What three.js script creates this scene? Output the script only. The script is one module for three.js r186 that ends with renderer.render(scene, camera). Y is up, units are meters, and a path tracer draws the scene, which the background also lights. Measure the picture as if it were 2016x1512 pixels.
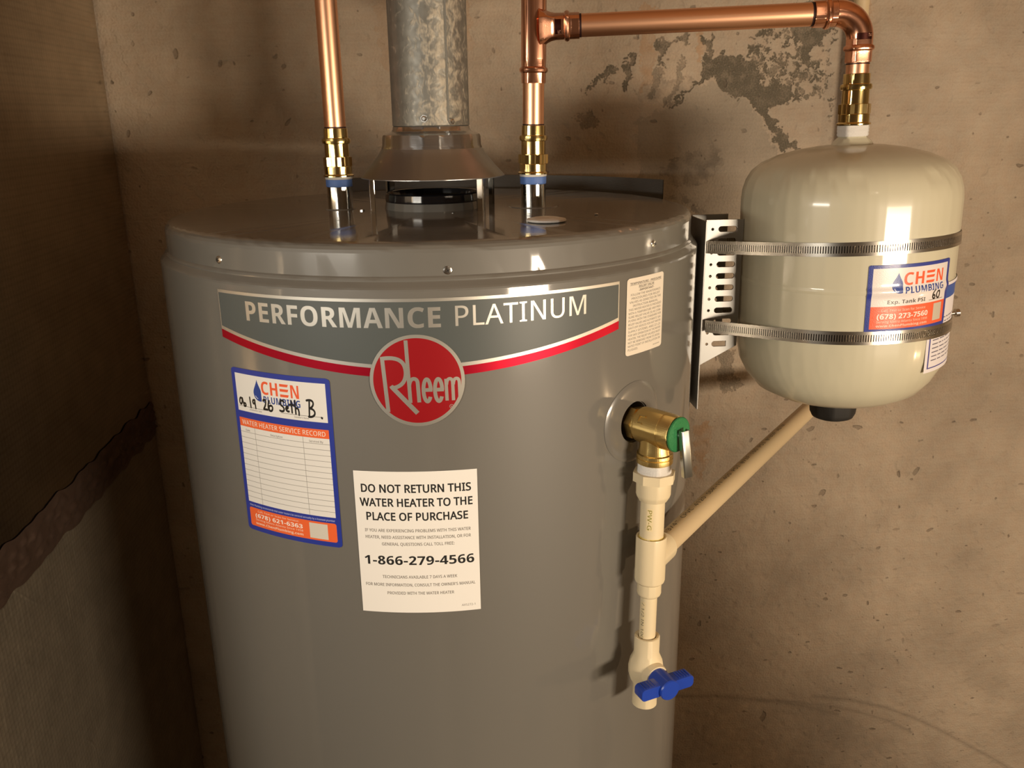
import * as THREE from 'three';
import { RoundedBoxGeometry } from 'three/addons/geometries/RoundedBoxGeometry.js';
import { mergeGeometries, toCreasedNormals } from 'three/addons/utils/BufferGeometryUtils.js';
import { RectAreaLightUniformsLib } from 'three/addons/lights/RectAreaLightUniformsLib.js';
import { createNoise2D } from 'simplex-noise';
import { Brush, Evaluator, SUBTRACTION } from 'three-bvh-csg';
RectAreaLightUniformsLib.init();

// ------------------------------------------------------------------ camera, light, exposure
const scene = new THREE.Scene();
scene.background = new THREE.Color(0x000000);
const H = 1.5;                                             // the heater's lid stands 1.5 m above the floor
const camera = new THREE.PerspectiveCamera(2 * Math.atan(756 / 1708.774) * 180 / Math.PI, 2016 / 1512, 0.05, 30);
{
  const pitch = 0.2997, roll = -0.0152, yaw = 0.08;
  const f = new THREE.Vector3(Math.sin(yaw) * Math.cos(pitch), -Math.sin(pitch), -Math.cos(yaw) * Math.cos(pitch));
  const r = new THREE.Vector3(Math.cos(yaw), 0, Math.sin(yaw)), u = new THREE.Vector3().crossVectors(r, f);
  const r2 = r.clone().multiplyScalar(Math.cos(roll)).addScaledVector(u, Math.sin(roll));
  const u2 = u.clone().multiplyScalar(Math.cos(roll)).addScaledVector(r, -Math.sin(roll));
  camera.position.set(0.0053, H + 0.0939, 0.9543);
  camera.quaternion.setFromRotationMatrix(new THREE.Matrix4().makeBasis(r2, u2, f.clone().negate()));
}
scene.add(camera);
const renderer = new THREE.WebGLRenderer({ antialias: true });
renderer.toneMapping = THREE.LinearToneMapping;
renderer.toneMappingExposure = 1.0;
renderer.shadowMap.enabled = true;
// unseen lamps, placed to light the heater, tank and walls: [x, height above the lid, z], the point they face, width, height of the glowing face, colour, strength
const LAMP_WARM = { at: [1.08, -0.19, 1.62], to: [0.15, -0.16, 0.0], w: 0.5, h: 0.15, color: [1, 0.81, 0.60], power: 112 };
const LAMP_COOL = { at: [-0.78, 0.068, 1.02], to: [0.1, -0.10, 0.0], w: 0.46, h: 0.07, color: [1, 0.92, 0.79], power: 56 };
const LAMP_SIDE = { at: [1.50, -0.50, 0.62], color: [1, 0.68, 0.38], power: 0.6 };  // unseen bulb at the right, brightens the right wall and tank side
const LAMP_FILL = { at: [0.5, 0.88, 1.9], r: 0.06, color: [1, 0.82, 0.6], power: 0.14 };  // added bulb overhead, weak fill light only

// ------------------------------------------------------------------ helpers
let seed = 7;
const rnd = () => { seed = (seed + 0x6d2b79f5) | 0; let t = Math.imul(seed ^ (seed >>> 15), 1 | seed); t = (t + Math.imul(t ^ (t >>> 7), 61 | t)) ^ t; return ((t ^ (t >>> 14)) >>> 0) / 4294967296; };
const n2 = createNoise2D(rnd), n2b = createNoise2D(rnd);
const fbm = (x, y, o = 4) => { let s = 0, a = 0.5; for (let i = 0; i < o; i++) { s += a * n2(x, y); x = x * 2.03 + 3.1; y = y * 2.03 + 1.7; a *= 0.5; } return s; };
const V3 = (x, y, z) => new THREE.Vector3(x, y, z);
const rad = (d) => d * Math.PI / 180;
const used = new Map();
const numbered = (n) => { const k = used.get(n) || 0; used.set(n, k + 1); return k ? n + '_' + String(k).padStart(3, '0') : n; };
function thing(name, label, category, pos = [0, 0, 0], group) {
  const o = new THREE.Group(); o.name = numbered(name); o.position.set(...pos); scene.add(o);
  o.userData = { label, category }; if (group) o.userData.group = group;
  return o;
}
function part(name, geo, mat, parent, label) {
  const m = new THREE.Mesh(geo, mat); m.name = name; m.castShadow = m.receiveShadow = true; parent.add(m);
  if (label) m.userData.label = label;
  return m;
}
function struct(name, geo, mat) { const m = part(name, geo, mat, scene); m.userData.kind = 'structure'; return m; }
const crease = (g, a = 0.6) => toCreasedNormals(g.index ? g.toNonIndexed() : g, a);
function lathe(profile, seg = 64, a = 0.5) {
  const q = [], d = (i) => (i >= 0 && i < profile.length - 1 ? Math.hypot(profile[i + 1][0] - profile[i][0], profile[i + 1][1] - profile[i][1]) : 1);
  profile.forEach((p, i) => {                              // a long straight run keeps straight normals: extra rings close to its ends
    q.push(p); const l = d(i); if (i === profile.length - 1 || l < 0.006) return;
    const n = profile[i + 1], at = (t) => [p[0] + (n[0] - p[0]) * t, p[1] + (n[1] - p[1]) * t];
    if (d(i - 1) < l / 2.5) q.push(at(Math.min(0.1, 0.0006 / l))); if (d(i + 1) < l / 2.5) q.push(at(1 - Math.min(0.1, 0.0006 / l)));
  });
  profile = q; return crease(new THREE.LatheGeometry(profile.map(([r, y]) => new THREE.Vector2(Math.max(r, 1e-5), y)), seg), a); }
// turn a geometry whose axis is y so that it runs from a along dir
function along(g, a, dir) { g.applyQuaternion(new THREE.Quaternion().setFromUnitVectors(V3(0, 1, 0), dir.clone().normalize())); g.translate(a.x, a.y, a.z); return g; }
function rod(a, b, r, seg = 40, open = false) { const g = new THREE.CylinderGeometry(r, r, a.distanceTo(b), seg, 1, open); g.translate(0, a.distanceTo(b) / 2, 0); return along(g, a, b.clone().sub(a)); }
const merge = (l) => mergeGeometries(l.map((g) => { const q = g.index ? g.toNonIndexed() : g; for (const k of Object.keys(q.attributes)) if (!['position', 'normal', 'uv'].includes(k)) q.deleteAttribute(k); return q; }));
// sheet bent round a vertical cylinder: az in degrees from +z towards +x, y up; edge(az) and foot(az) may vary; rounded corners c (metres)
function patch(R, az0, az1, y0, y1, { nu = 48, nv = 12, c = 0, foot = null, uvY = [y0, y1], rise = null } = {}) {
  const p = [], n = [], uv = [], ix = [], W = rad(az1 - az0) * R;
  for (let j = 0; j <= nv; j++) for (let i = 0; i <= nu; i++) {
    let u = i / nu, az = rad(az0 + (az1 - az0) * u);
    const lo = foot ? foot(az0 + (az1 - az0) * u) : y0;
    const t = j / nv;
    let y = lo + (y1 - lo) * t;
    if (c) {
      const tt = j <= 3 ? [0, 0.3, 0.65, 1][j] * c / (y1 - lo) : j >= nv - 3 ? 1 - [0, 0.3, 0.65, 1][nv - j] * c / (y1 - lo) : c / (y1 - lo) + (1 - 2 * c / (y1 - lo)) * (j - 3) / (nv - 6);
      y = lo + (y1 - lo) * tt;
      const d = Math.min(y - lo, y1 - y), ins = d < c ? c - Math.sqrt(Math.max(0, c * c - (c - d) * (c - d))) : 0;
      u = ins / W + u * (1 - 2 * ins / W); az = rad(az0 + (az1 - az0) * u);
    }
    const RR = R + (rise ? rise(y) : 0); p.push(RR * Math.sin(az), y, RR * Math.cos(az)); n.push(Math.sin(az), 0, Math.cos(az));
    uv.push(u, (y - uvY[0]) / (uvY[1] - uvY[0]));
  }
  for (let j = 0; j < nv; j++) for (let i = 0; i < nu; i++) { const a = j * (nu + 1) + i, b = a + 1, d = a + nu + 1, e = d + 1; ix.push(a, b, e, a, e, d); }
  const g = new THREE.BufferGeometry();
  g.setAttribute('position', new THREE.Float32BufferAttribute(p, 3)); g.setAttribute('normal', new THREE.Float32BufferAttribute(n, 3)); g.setAttribute('uv', new THREE.Float32BufferAttribute(uv, 2)); g.setIndex(ix);
  if (rise) g.computeVertexNormals();
  return g;
}
// ------------------------------------------------------------------ textures
function canvas(w, h, draw) { const c = document.createElement('canvas'); c.width = w; c.height = h; draw(c.getContext('2d'), w, h); return c; }
function tex(c, srgb = true) { const t = new THREE.CanvasTexture(c); if (srgb) t.colorSpace = THREE.SRGBColorSpace; t.magFilter = THREE.LinearFilter; t.anisotropy = 8; return t; }
function dataTex(w, h, f, ch = 4, srgb = false, wrap = THREE.RepeatWrapping) {
  const d = new Uint8Array(w * h * 4), o = [0, 0, 0];
  for (let y = 0; y < h; y++) for (let x = 0; x < w; x++) { f(x / w, y / h, o); const i = (y * w + x) * 4; for (let k = 0; k < 3; k++) d[i + k] = Math.max(0, Math.min(255, o[k] * 255)); d[i + 3] = 255; }
  const t = new THREE.DataTexture(d, w, h, THREE.RGBAFormat); t.magFilter = THREE.LinearFilter; t.minFilter = THREE.LinearMipmapLinearFilter; t.wrapS = t.wrapT = wrap; if (srgb) t.colorSpace = THREE.SRGBColorSpace; t.needsUpdate = true; return t;
}
function fitText(c, text, x, y, w, h, font, align = 'left', bolder = 0) {        // text set in a box: cap height h, width w (0: natural)
  c.save(); c.font = font.replace('$', '100px'); c.textBaseline = 'alphabetic'; const m = c.measureText(text).width, sy = h / 71, sx = w ? w / m : sy;
  c.translate(align === 'center' ? x - m * sx / 2 : align === 'right' ? x - m * sx : x, y); c.scale(sx, sy); c.fillText(text, 0, 0); if (bolder) { c.strokeStyle = c.fillStyle; c.lineWidth = bolder; c.strokeText(text, 0, 0); } c.restore();
}
const BOLD = 'bold $ sans-serif', REG = '$ sans-serif';
const S = (o) => new THREE.MeshStandardMaterial(o), P = (o) => new THREE.MeshPhysicalMaterial(o);
const rgb = (r, g, b) => new THREE.Color().setRGB(r, g, b);

// ------------------------------------------------------------------ materials
const grain = dataTex(256, 256, (u, v, o) => { const a = 0.5 + 0.5 * n2(u * 60, v * 60) * 0.6 + 0.2 * n2b(u * 120, v * 120); o[0] = o[1] = o[2] = a; });
const M = {};
M.paint = P({ color: rgb(0.15, 0.143, 0.126), roughness: 0.5, clearcoat: 1, clearcoatRoughness: 0.085, bumpMap: grain, bumpScale: 0.000006 });
M.chrome = S({ color: rgb(0.62, 0.62, 0.6), metalness: 1, roughness: 0.12 });
M.screw = S({ color: rgb(0.72, 0.71, 0.68), metalness: 1, roughness: 0.22 });
M.black = P({ color: rgb(0.006, 0.006, 0.008), roughness: 0.25, clearcoat: 0.6, clearcoatRoughness: 0.1 });
M.dark = S({ color: rgb(0.012, 0.011, 0.010), roughness: 0.6 });
const brushed = dataTex(256, 256, (u, v, o) => { const a = 0.55 + 0.18 * n2(u * 90, v * 3) + 0.1 * n2b(u * 30, v * 30); o[0] = o[1] = o[2] = a; });
M.copper = S({ color: rgb(0.93, 0.52, 0.32), metalness: 1, roughness: 0.36, bumpMap: grain, bumpScale: 0.00001 });
M.copperFit = S({ color: rgb(0.88, 0.44, 0.28), metalness: 1, roughness: 0.2, bumpMap: grain, bumpScale: 0.00004 });
M.ink = S({ color: rgb(0.03, 0.012, 0.012), metalness: 0.4, roughness: 0.5 });
M.brass = S({ color: rgb(0.78, 0.60, 0.26), metalness: 1, roughness: 0.15 });
M.brassCast = S({ color: rgb(0.76, 0.56, 0.22), metalness: 1, roughness: 0.33, bumpMap: grain, bumpScale: 0.00006 });
M.tapeBlue = S({ color: rgb(0.10, 0.20, 0.52), roughness: 0.5, bumpMap: grain, bumpScale: 0.0002 });
M.tapeWhite = S({ color: rgb(0.78, 0.76, 0.72), roughness: 0.65, bumpMap: grain, bumpScale: 0.0003 });
M.cpvc = P({ color: rgb(0.80, 0.68, 0.45), roughness: 0.42, clearcoat: 0.25, clearcoatRoughness: 0.35 });
M.cpvcOld = P({ color: rgb(0.66, 0.52, 0.32), roughness: 0.5 });
M.glue = S({ color: rgb(0.72, 0.56, 0.16), roughness: 0.35 });
M.blueHandle = P({ color: rgb(0.012, 0.055, 0.42), roughness: 0.35, clearcoat: 0.3, clearcoatRoughness: 0.25 });
M.tank = P({ color: rgb(0.58, 0.545, 0.405), roughness: 0.42, clearcoat: 0.7, clearcoatRoughness: 0.14, bumpMap: grain, bumpScale: 0.00001 });
M.zinc = S({ color: rgb(0.40, 0.40, 0.39), metalness: 0.85, roughness: 0.46, bumpMap: grain, bumpScale: 0.00002 });
M.zincDark = S({ color: rgb(0.20, 0.195, 0.185), metalness: 0.8, roughness: 0.5, bumpMap: grain, bumpScale: 0.0001 });
M.steel = S({ color: rgb(0.66, 0.62, 0.57), metalness: 1, roughness: 0.2 });
M.green = S({ color: rgb(0.03, 0.24, 0.08), metalness: 0.2, roughness: 0.4, bumpMap: grain, bumpScale: 0.0004 });
M.lever = S({ color: rgb(0.40, 0.41, 0.38), metalness: 1, roughness: 0.34, bumpMap: grain, bumpScale: 0.00008 });
M.lampBody = S({ color: rgb(0.05, 0.05, 0.05), roughness: 0.5 });
// galvanised vent pipe with pale mineral streaks
const crustAt = (u, v) => { const w = 0.5 + 0.5 * Math.cos((u - 0.07) * 6.283), st = fbm(u * 26 + 0.5 * n2(u * 9, v * 12), v * 15, 5), f = n2(u * 90, v * 50); return Math.max(0, Math.min(1, (st * 1.1 + 0.22 * f + 0.8 * Math.pow(w, 5) - 0.42) * 1.3)); };
const galv = dataTex(512, 512, (u, v, o) => {
  const sp = 0.5 * n2(u * 9, v * 14) + 0.3 * n2b(u * 22, v * 26) + 0.6 * n2(u * 40, v * 2), k = crustAt(u, v), b = 0.49 + 0.035 * sp; o[0] = b * 1.01 + k * 0.20; o[1] = b + k * 0.17; o[2] = b * 0.95 + k * 0.13;
}, 4, true);
const galvRM = dataTex(512, 512, (u, v, o) => { const k = crustAt(u, v); o[0] = k; o[1] = 0.5 + 0.12 * k + 0.06 * n2(u * 30, v * 30); o[2] = 0.55 - 0.3 * k; });
M.vent = S({ map: galv, metalness: 1, roughness: 1, roughnessMap: galvRM, metalnessMap: galvRM, bumpMap: galvRM, bumpScale: 0.0002 });
M.hood = S({ color: rgb(0.40, 0.41, 0.42), metalness: 1, roughness: 0.4, bumpMap: grain, bumpScale: 0.00002 });

M.hoodRing = S({ color: rgb(0.57, 0.58, 0.59), metalness: 1, roughness: 0.24, bumpMap: grain, bumpScale: 0.00002 });
// ------------------------------------------------------------------ setting
// back wall: poured concrete. The texture covers 1.75 m x 1.75 m round the heater; x from -0.62, height from -1.2 (measured from the lid)
const WZ = -0.34, TX = -0.62, TY = -1.2, TS = 1.75, WN = 2048;
const toC = (x, y) => [(x - TX) / TS * WN, WN - (y - TY) / TS * WN];
function maskCanvas(draw) { const c = canvas(WN, WN, (g) => { g.fillStyle = '#000'; g.fillRect(0, 0, WN, WN); g.globalCompositeOperation = 'lighter'; draw(g); }); return c.getContext('2d').getImageData(0, 0, WN, WN).data; }
function poly(g, str, col, a = 1) { g.globalAlpha = a; g.fillStyle = col; g.beginPath(); str.split(' ').forEach((s, i) => { const [x, y] = toC(...s.split(',').map(Number)); i ? g.lineTo(x, y) : g.moveTo(x, y); }); g.fill(); g.globalAlpha = 1; }
function line(g, str, col, w, a = 1) { g.globalAlpha = a; g.strokeStyle = col; g.lineWidth = w / TS * WN; g.lineCap = g.lineJoin = 'round'; g.beginPath(); str.split(' ').forEach((s, i) => { const [x, y] = toC(...s.split(',').map(Number)); i ? g.lineTo(x, y) : g.moveTo(x, y); }); g.stroke(); g.globalAlpha = 1; }
const RED = '#f00', GRN = '#0f0', BLU = '#00f';
const maskA = maskCanvas((g) => {                                     // red: dark crust, green: smooth mortar repair, blue: rust
  poly(g, '0.349,0.107 0.374,0.129 0.403,0.137 0.427,0.124 0.458,0.109 0.483,0.079 0.508,0.044 0.508,-0.053 0.446,-0.067 0.398,-0.050 0.335,-0.027 0.303,0.018 0.294,0.083', GRN, 0.9);
  poly(g, '0.396,0.170 0.431,0.176 0.468,0.159 0.479,0.131 0.522,0.129 0.526,0.115 0.506,0.100 0.491,0.097 0.516,0.064 0.544,0.041 0.517,0.039 0.487,0.081 0.459,0.111 0.423,0.122 0.405,0.143', RED);
  poly(g, '0.388,0.197 0.402,0.197 0.400,0.165 0.412,0.144 0.391,0.141 0.386,0.151 0.394,0.166', RED, 0.9);
  poly(g, '0.515,0.204 0.578,0.205 0.563,0.186 0.548,0.174 0.547,0.149 0.537,0.158 0.532,0.183', RED, 0.95);
  poly(g, '0.515,0.24 0.578,0.24 0.578,0.205 0.515,0.204', RED, 0.7);
  poly(g, '0.219,0.123 0.248,0.153 0.261,0.162 0.265,0.154 0.255,0.146 0.235,0.131', RED, 0.85);
  poly(g, '0.276,0.125 0.275,0.152 0.281,0.171 0.295,0.177 0.293,0.167 0.284,0.152 0.284,0.121', RED, 0.9);
  poly(g, '0.320,0.195 0.346,0.190 0.336,0.179 0.331,0.165 0.340,0.158 0.325,0.161', RED, 0.8);
  poly(g, '0.352,0.200 0.372,0.199 0.365,0.188 0.355,0.191', RED, 0.75);
  poly(g, '0.440,-0.265 0.461,-0.266 0.461,-0.308 0.487,-0.326 0.446,-0.335 0.438,-0.314', RED, 0.55);
  poly(g, '0.205,0.090 0.232,0.098 0.240,0.080 0.222,0.072', RED, 0.55);
  line(g, '0.392,0.141 0.366,0.122 0.346,0.104', RED, 0.004); line(g, '0.219,0.124 0.25,0.155', RED, 0.004);
  line(g, '0.36,0.165 0.352,0.13 0.34,0.11', RED, 0.010, 0.5); line(g, '0.325,0.15 0.318,0.12', RED, 0.012, 0.5);
  for (let i = 0; i < 190; i++) { const t = rnd(), x = 0.455 + 0.125 * t + 0.01 * rnd(), y = 0.205 - 0.12 * rnd() * (0.5 + t * 0.5), [cx, cy] = toC(x, y); g.fillStyle = RED; g.globalAlpha = 0.6 + 0.4 * rnd(); g.beginPath(); g.ellipse(cx, cy, 2 + 5 * rnd(), 1.5 + 3 * rnd(), rnd() * 3, 0, 7); g.fill(); }
  g.globalAlpha = 1;
  poly(g, '0.299,0.24 0.320,0.24 0.320,0.135 0.300,0.125', BLU, 0.7); poly(g, '0.380,0.23 0.391,0.23 0.391,0.165 0.383,0.165', BLU, 0.7);
  poly(g, '0.403,-0.390 0.432,-0.384 0.431,-0.428 0.422,-0.491 0.410,-0.481', BLU, 0.8); line(g, '0.05,0.24 0.05,0.19', BLU, 0.02, 0.5); line(g, '-0.06,0.25 -0.055,0.17', BLU, 0.025, 0.4);
  line(g, '0.625,0.25 0.63,0.10 0.636,0.0', BLU, 0.012, 0.8);
});
const maskB = maskCanvas((g) => {                                     // red: grey-brown smears, green: pits, blue: trowel arcs and ridges
  poly(g, '0.378,0.039 0.416,0.052 0.428,0.023 0.403,-0.006 0.358,-0.012 0.334,0.010 0.356,0.032', RED, 0.8); poly(g, '0.335,-0.027 0.382,-0.035 0.393,-0.065 0.414,-0.058 0.373,-0.020', RED, 0.8);
  poly(g, '0.292,0.125 0.329,0.145 0.388,0.137 0.367,0.120 0.345,0.106 0.302,0.108', RED, 0.55); poly(g, '0.30,0.02 0.34,-0.03 0.37,-0.10 0.31,-0.12', RED, 0.6);
  poly(g, '0.40,-0.915 0.536,-0.925 0.653,-0.955 0.733,-0.985 0.817,-1.03 0.9,-1.2 0.40,-1.2', RED, 0.18);
  g.fillStyle = GRN;
  const pit = (x, y, s, e, r) => { const [cx, cy] = toC(x, y); g.beginPath(); for (let k = 0; k < 9; k++) { const a = k / 9 * 6.283, q = s * (0.6 + 0.7 * rnd()) / TS * WN, X = Math.cos(a) * q * e, Y = Math.sin(a) * q; g.lineTo(cx + X * Math.cos(r) - Y * Math.sin(r), cy + X * Math.sin(r) + Y * Math.cos(r)); } g.fill(); };
  for (let i = 0; i < 1300; i++) { g.globalAlpha = 0.35 + 0.6 * rnd(); pit(TX + TS * rnd(), TY + TS * rnd(), 0.0007 + 0.0022 * Math.pow(rnd(), 3), 1 + 2.2 * rnd(), rnd() < 0.7 ? (rnd() - 0.5) * 0.6 : 1.4); }
  for (const s of ['-0.285,0.168,2.6,1.0', '-0.343,0.182,3,1.5', '-0.383,0.131,1.8,0.7', '-0.21,0.176,2.2,0.8', '-0.2,0.163,2,0.9', '-0.142,0.085,3,1.4', '-0.134,0.09,3.4,1.6', '-0.146,0.078,3,1.7', '-0.128,0.08,3,1.5', '-0.42,0.078,2.6,1.3', '-0.2,0.09,2.4,0.9', '0.148,0.144,2.0,0.2', '0.6,-0.405,3.6,0.2', '0.68,-0.405,3.5,-0.2', '0.725,-0.36,3,-0.3', '0.63,-0.52,4,0.9', '0.79,-0.49,4,1.2', '0.5,-0.42,2.4,1.2', '0.41,-0.87,2,0.3', '0.63,-0.81,2,0.1', '0.56,-0.96,5,1.3', '0.43,-0.76,3,1.5', '0.42,-0.83,3,0.05', '0.69,-0.72,2.4,0.1', '0.655,-0.725,2.4,0.05', '0.74,-0.63,2.4,0.4', '0.83,-0.60,2.6,0.4']) {
    const [x, y, k, r] = s.split(',').map(Number); g.globalAlpha = 0.75; pit(x, y, 0.0011 * k, 1.5 + rnd(), -r);
  }
  g.globalAlpha = 1;
  line(g, '-0.319,0.073 -0.250,0.069 -0.180,0.061 -0.109,0.056 -0.059,0.055', BLU, 0.010, 0.7); line(g, '-0.40,0.145 -0.385,0.14 -0.382,0.115 -0.40,0.08', BLU, 0.003, 0.35); line(g, '-0.42,0.22 -0.407,0.18 -0.41,0.15', BLU, 0.008, 0.4); line(g, '-0.25,0.24 -0.22,0.2 -0.19,0.19', BLU, 0.004, 0.3);
});
const maskC = maskCanvas((g) => {                                     // red: faint trowel arcs at the lower right
  for (const w of [0.016, 0.010, 0.005, 0.002]) { line(g, '0.39,-0.905 0.47,-0.911 0.536,-0.922 0.60,-0.935 0.653,-0.951 0.70,-0.968', RED, w, 0.22); line(g, '0.55,-0.926 0.62,-0.935 0.671,-0.945 0.74,-0.966 0.80,-0.99 0.85,-1.02', RED, w * 0.6, 0.18); line(g, '0.65,-0.925 0.72,-0.938 0.790,-0.960 0.85,-0.988 0.905,-1.02 0.96,-1.055 1.014,-1.09 1.072,-1.13', RED, w * 0.7, 0.22); }
});
const wallCol = new Uint8Array(WN * WN * 4), wallBump = new Uint8Array(WN * WN * 4);
for (let j = 0; j < WN; j++) for (let i = 0; i < WN; i++) {
  const x = i / WN * TS, y = j / WN * TS;                            // metres, j up
  const w1 = n2(x * 45, y * 45), w2 = n2b(x * 45 + 9, y * 45), w3 = n2(x * 190, y * 190);
  const di = Math.max(0, Math.min(WN - 1, Math.round(i + w1 * 6 + w3 * 3))), dj = Math.max(0, Math.min(WN - 1, Math.round(WN - 1 - j + w2 * 6 + n2b(x * 190, y * 190) * 3)));
  const k = (dj * WN + di) * 4, k0 = ((WN - 1 - j) * WN + i) * 4;
  const speck = 0.5 + 0.5 * n2b(x * 260, y * 260);
  const crust = maskA[k] / 255 * Math.min(1, 0.55 + 0.9 * speck * (0.7 + 0.5 * w1)), rep = maskA[k + 1] / 255 * 0.85, rust = maskA[k + 2] / 255 * (0.55 + 0.45 * w1);
  const smear = maskB[k] / 255 * Math.max(0, Math.min(1, 0.55 + 0.6 * n2(x * 38, y * 38 + 4) + 0.35 * w1 + 0.3 * w3)), pit = maskB[k0 + 1] / 255, ridge = maskB[k + 2] / 255, soft = maskC[k0] / 255;
  const cloud = fbm(x * 3.2, y * 3.2, 5), formGrain = n2(x * 9, y * 170) * 0.5 + n2b(x * 22, y * 420) * 0.3, fine = n2(x * 700, y * 700);
  const patchy = n2(x * 14 + 3, y * 14), dim = Math.max(0, n2b(x * 30, y * 30) - 0.55);
  let t = 1 + 0.27 * cloud + 0.05 * patchy - 0.22 * dim * Math.max(0, w1) + 0.05 * formGrain + 0.045 * fine + 0.03 * w3;
  let r = 0.40 * t, g = 0.325 * t * (1 + 0.025 * w1), b = 0.245 * t * (1 + 0.04 * w1);
  const mix = (R, G, B, a) => { r += (R - r) * a; g += (G - g) * a; b += (B - b) * a; };
  mix(0.31 * t, 0.265 * t, 0.205 * t, rep); mix(0.40, 0.21, 0.085, Math.max(0, rust) * 0.75); mix(0.15, 0.125, 0.097, Math.min(1, smear) * 0.85); mix(0.20, 0.165, 0.125, soft * 0.6); mix(0.075 + 0.05 * speck, 0.064 + 0.042 * speck, 0.044 + 0.03 * speck, Math.min(1, crust * 1.15) * 0.95); mix(0.11, 0.085, 0.06, pit * 0.62);
  const o = (j * WN + i) * 4, sr = (v) => 255 * (v <= 0.0031308 ? 12.92 * v : 1.055 * Math.pow(Math.max(v, 0), 1 / 2.4) - 0.055);
  wallCol[o] = Math.max(0, Math.min(255, sr(r))); wallCol[o + 1] = Math.max(0, Math.min(255, sr(g))); wallCol[o + 2] = Math.max(0, Math.min(255, sr(b))); wallCol[o + 3] = 255;
  const hgt = 0.5 + 0.16 * cloud + 0.025 * formGrain + 0.02 * fine + 0.03 * w3 + 0.05 * w1 * (1 - rep) - 0.30 * dim + 0.06 * patchy - 0.20 * pit - 0.16 * Math.min(1, crust) * (0.6 + speck * 0.6) + 0.10 * ridge;
  wallBump[o] = wallBump[o + 1] = wallBump[o + 2] = Math.max(0, Math.min(255, hgt * 255)); wallBump[o + 3] = 255;
}
const mkT = (d, srgb) => { const t = new THREE.DataTexture(d, WN, WN, THREE.RGBAFormat); t.magFilter = THREE.LinearFilter; t.wrapS = t.wrapT = THREE.MirroredRepeatWrapping; if (srgb) t.colorSpace = THREE.SRGBColorSpace; t.needsUpdate = true; return t; };
const concreteMap = mkT(wallCol, true), concreteBump = mkT(wallBump, false);
M.concrete = S({ map: concreteMap, bumpMap: concreteBump, bumpScale: 0.009, roughness: 0.9 });
const plainT = dataTex(512, 512, (u, v, o) => { const t = 0.62 + 0.09 * fbm(u * 6, v * 6, 5) + 0.02 * n2(u * 200, v * 200); o[0] = t; o[1] = t * 0.93; o[2] = t * 0.82; }, 4, true);
M.plainConcrete = S({ map: plainT, roughness: 0.92, bumpMap: plainT, bumpScale: 0.002 });
const wood = dataTex(512, 512, (u, v, o) => { const g = Math.sin((u * 9 + 0.6 * n2(u * 3, v * 1.2)) * 6.28) * 0.05 + 0.05 * n2(u * 60, v * 3); o[0] = 0.62 + g; o[1] = 0.48 + g; o[2] = 0.33 + g * 0.8; }, 4, true);
M.wood = S({ map: wood, roughness: 0.8 });

const XL = -1.9, XR = 2.4, ZF = 2.9, CEIL = 2.44, TH = 0.2;
function box(w, h, d, x, y, z) { const g = new THREE.BoxGeometry(w, h, d); g.translate(x, y, z); return g; }
{
  const g = box(XR - XL + 2 * TH, CEIL, TH, (XL + XR) / 2, CEIL / 2, WZ - TH / 2), p = g.attributes.position, uv = g.attributes.uv;
  for (let i = 0; i < p.count; i++) uv.setXY(i, (p.getX(i) - TX) / TS, (p.getY(i) - H - TY) / TS);
  struct('wall_back', g, M.concrete);
}
struct('wall_left', box(TH, CEIL, ZF - WZ, XL - TH / 2, CEIL / 2, (ZF + WZ) / 2), M.plainConcrete);
struct('wall_right', box(TH, CEIL, ZF - WZ, XR + TH / 2, CEIL / 2, (ZF + WZ) / 2), M.plainConcrete);
struct('wall_front', box(XR - XL + 2 * TH, CEIL, TH, (XL + XR) / 2, CEIL / 2, ZF + TH / 2), M.plainConcrete);
struct('floor', box(XR - XL + 2 * TH, TH, ZF - WZ + 2 * TH, (XL + XR) / 2, -TH / 2, (ZF + WZ) / 2), M.plainConcrete);
struct('ceiling', box(XR - XL + 2 * TH, TH, ZF - WZ + 2 * TH, (XL + XR) / 2, CEIL + TH / 2, (ZF + WZ) / 2), M.wood);

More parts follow.
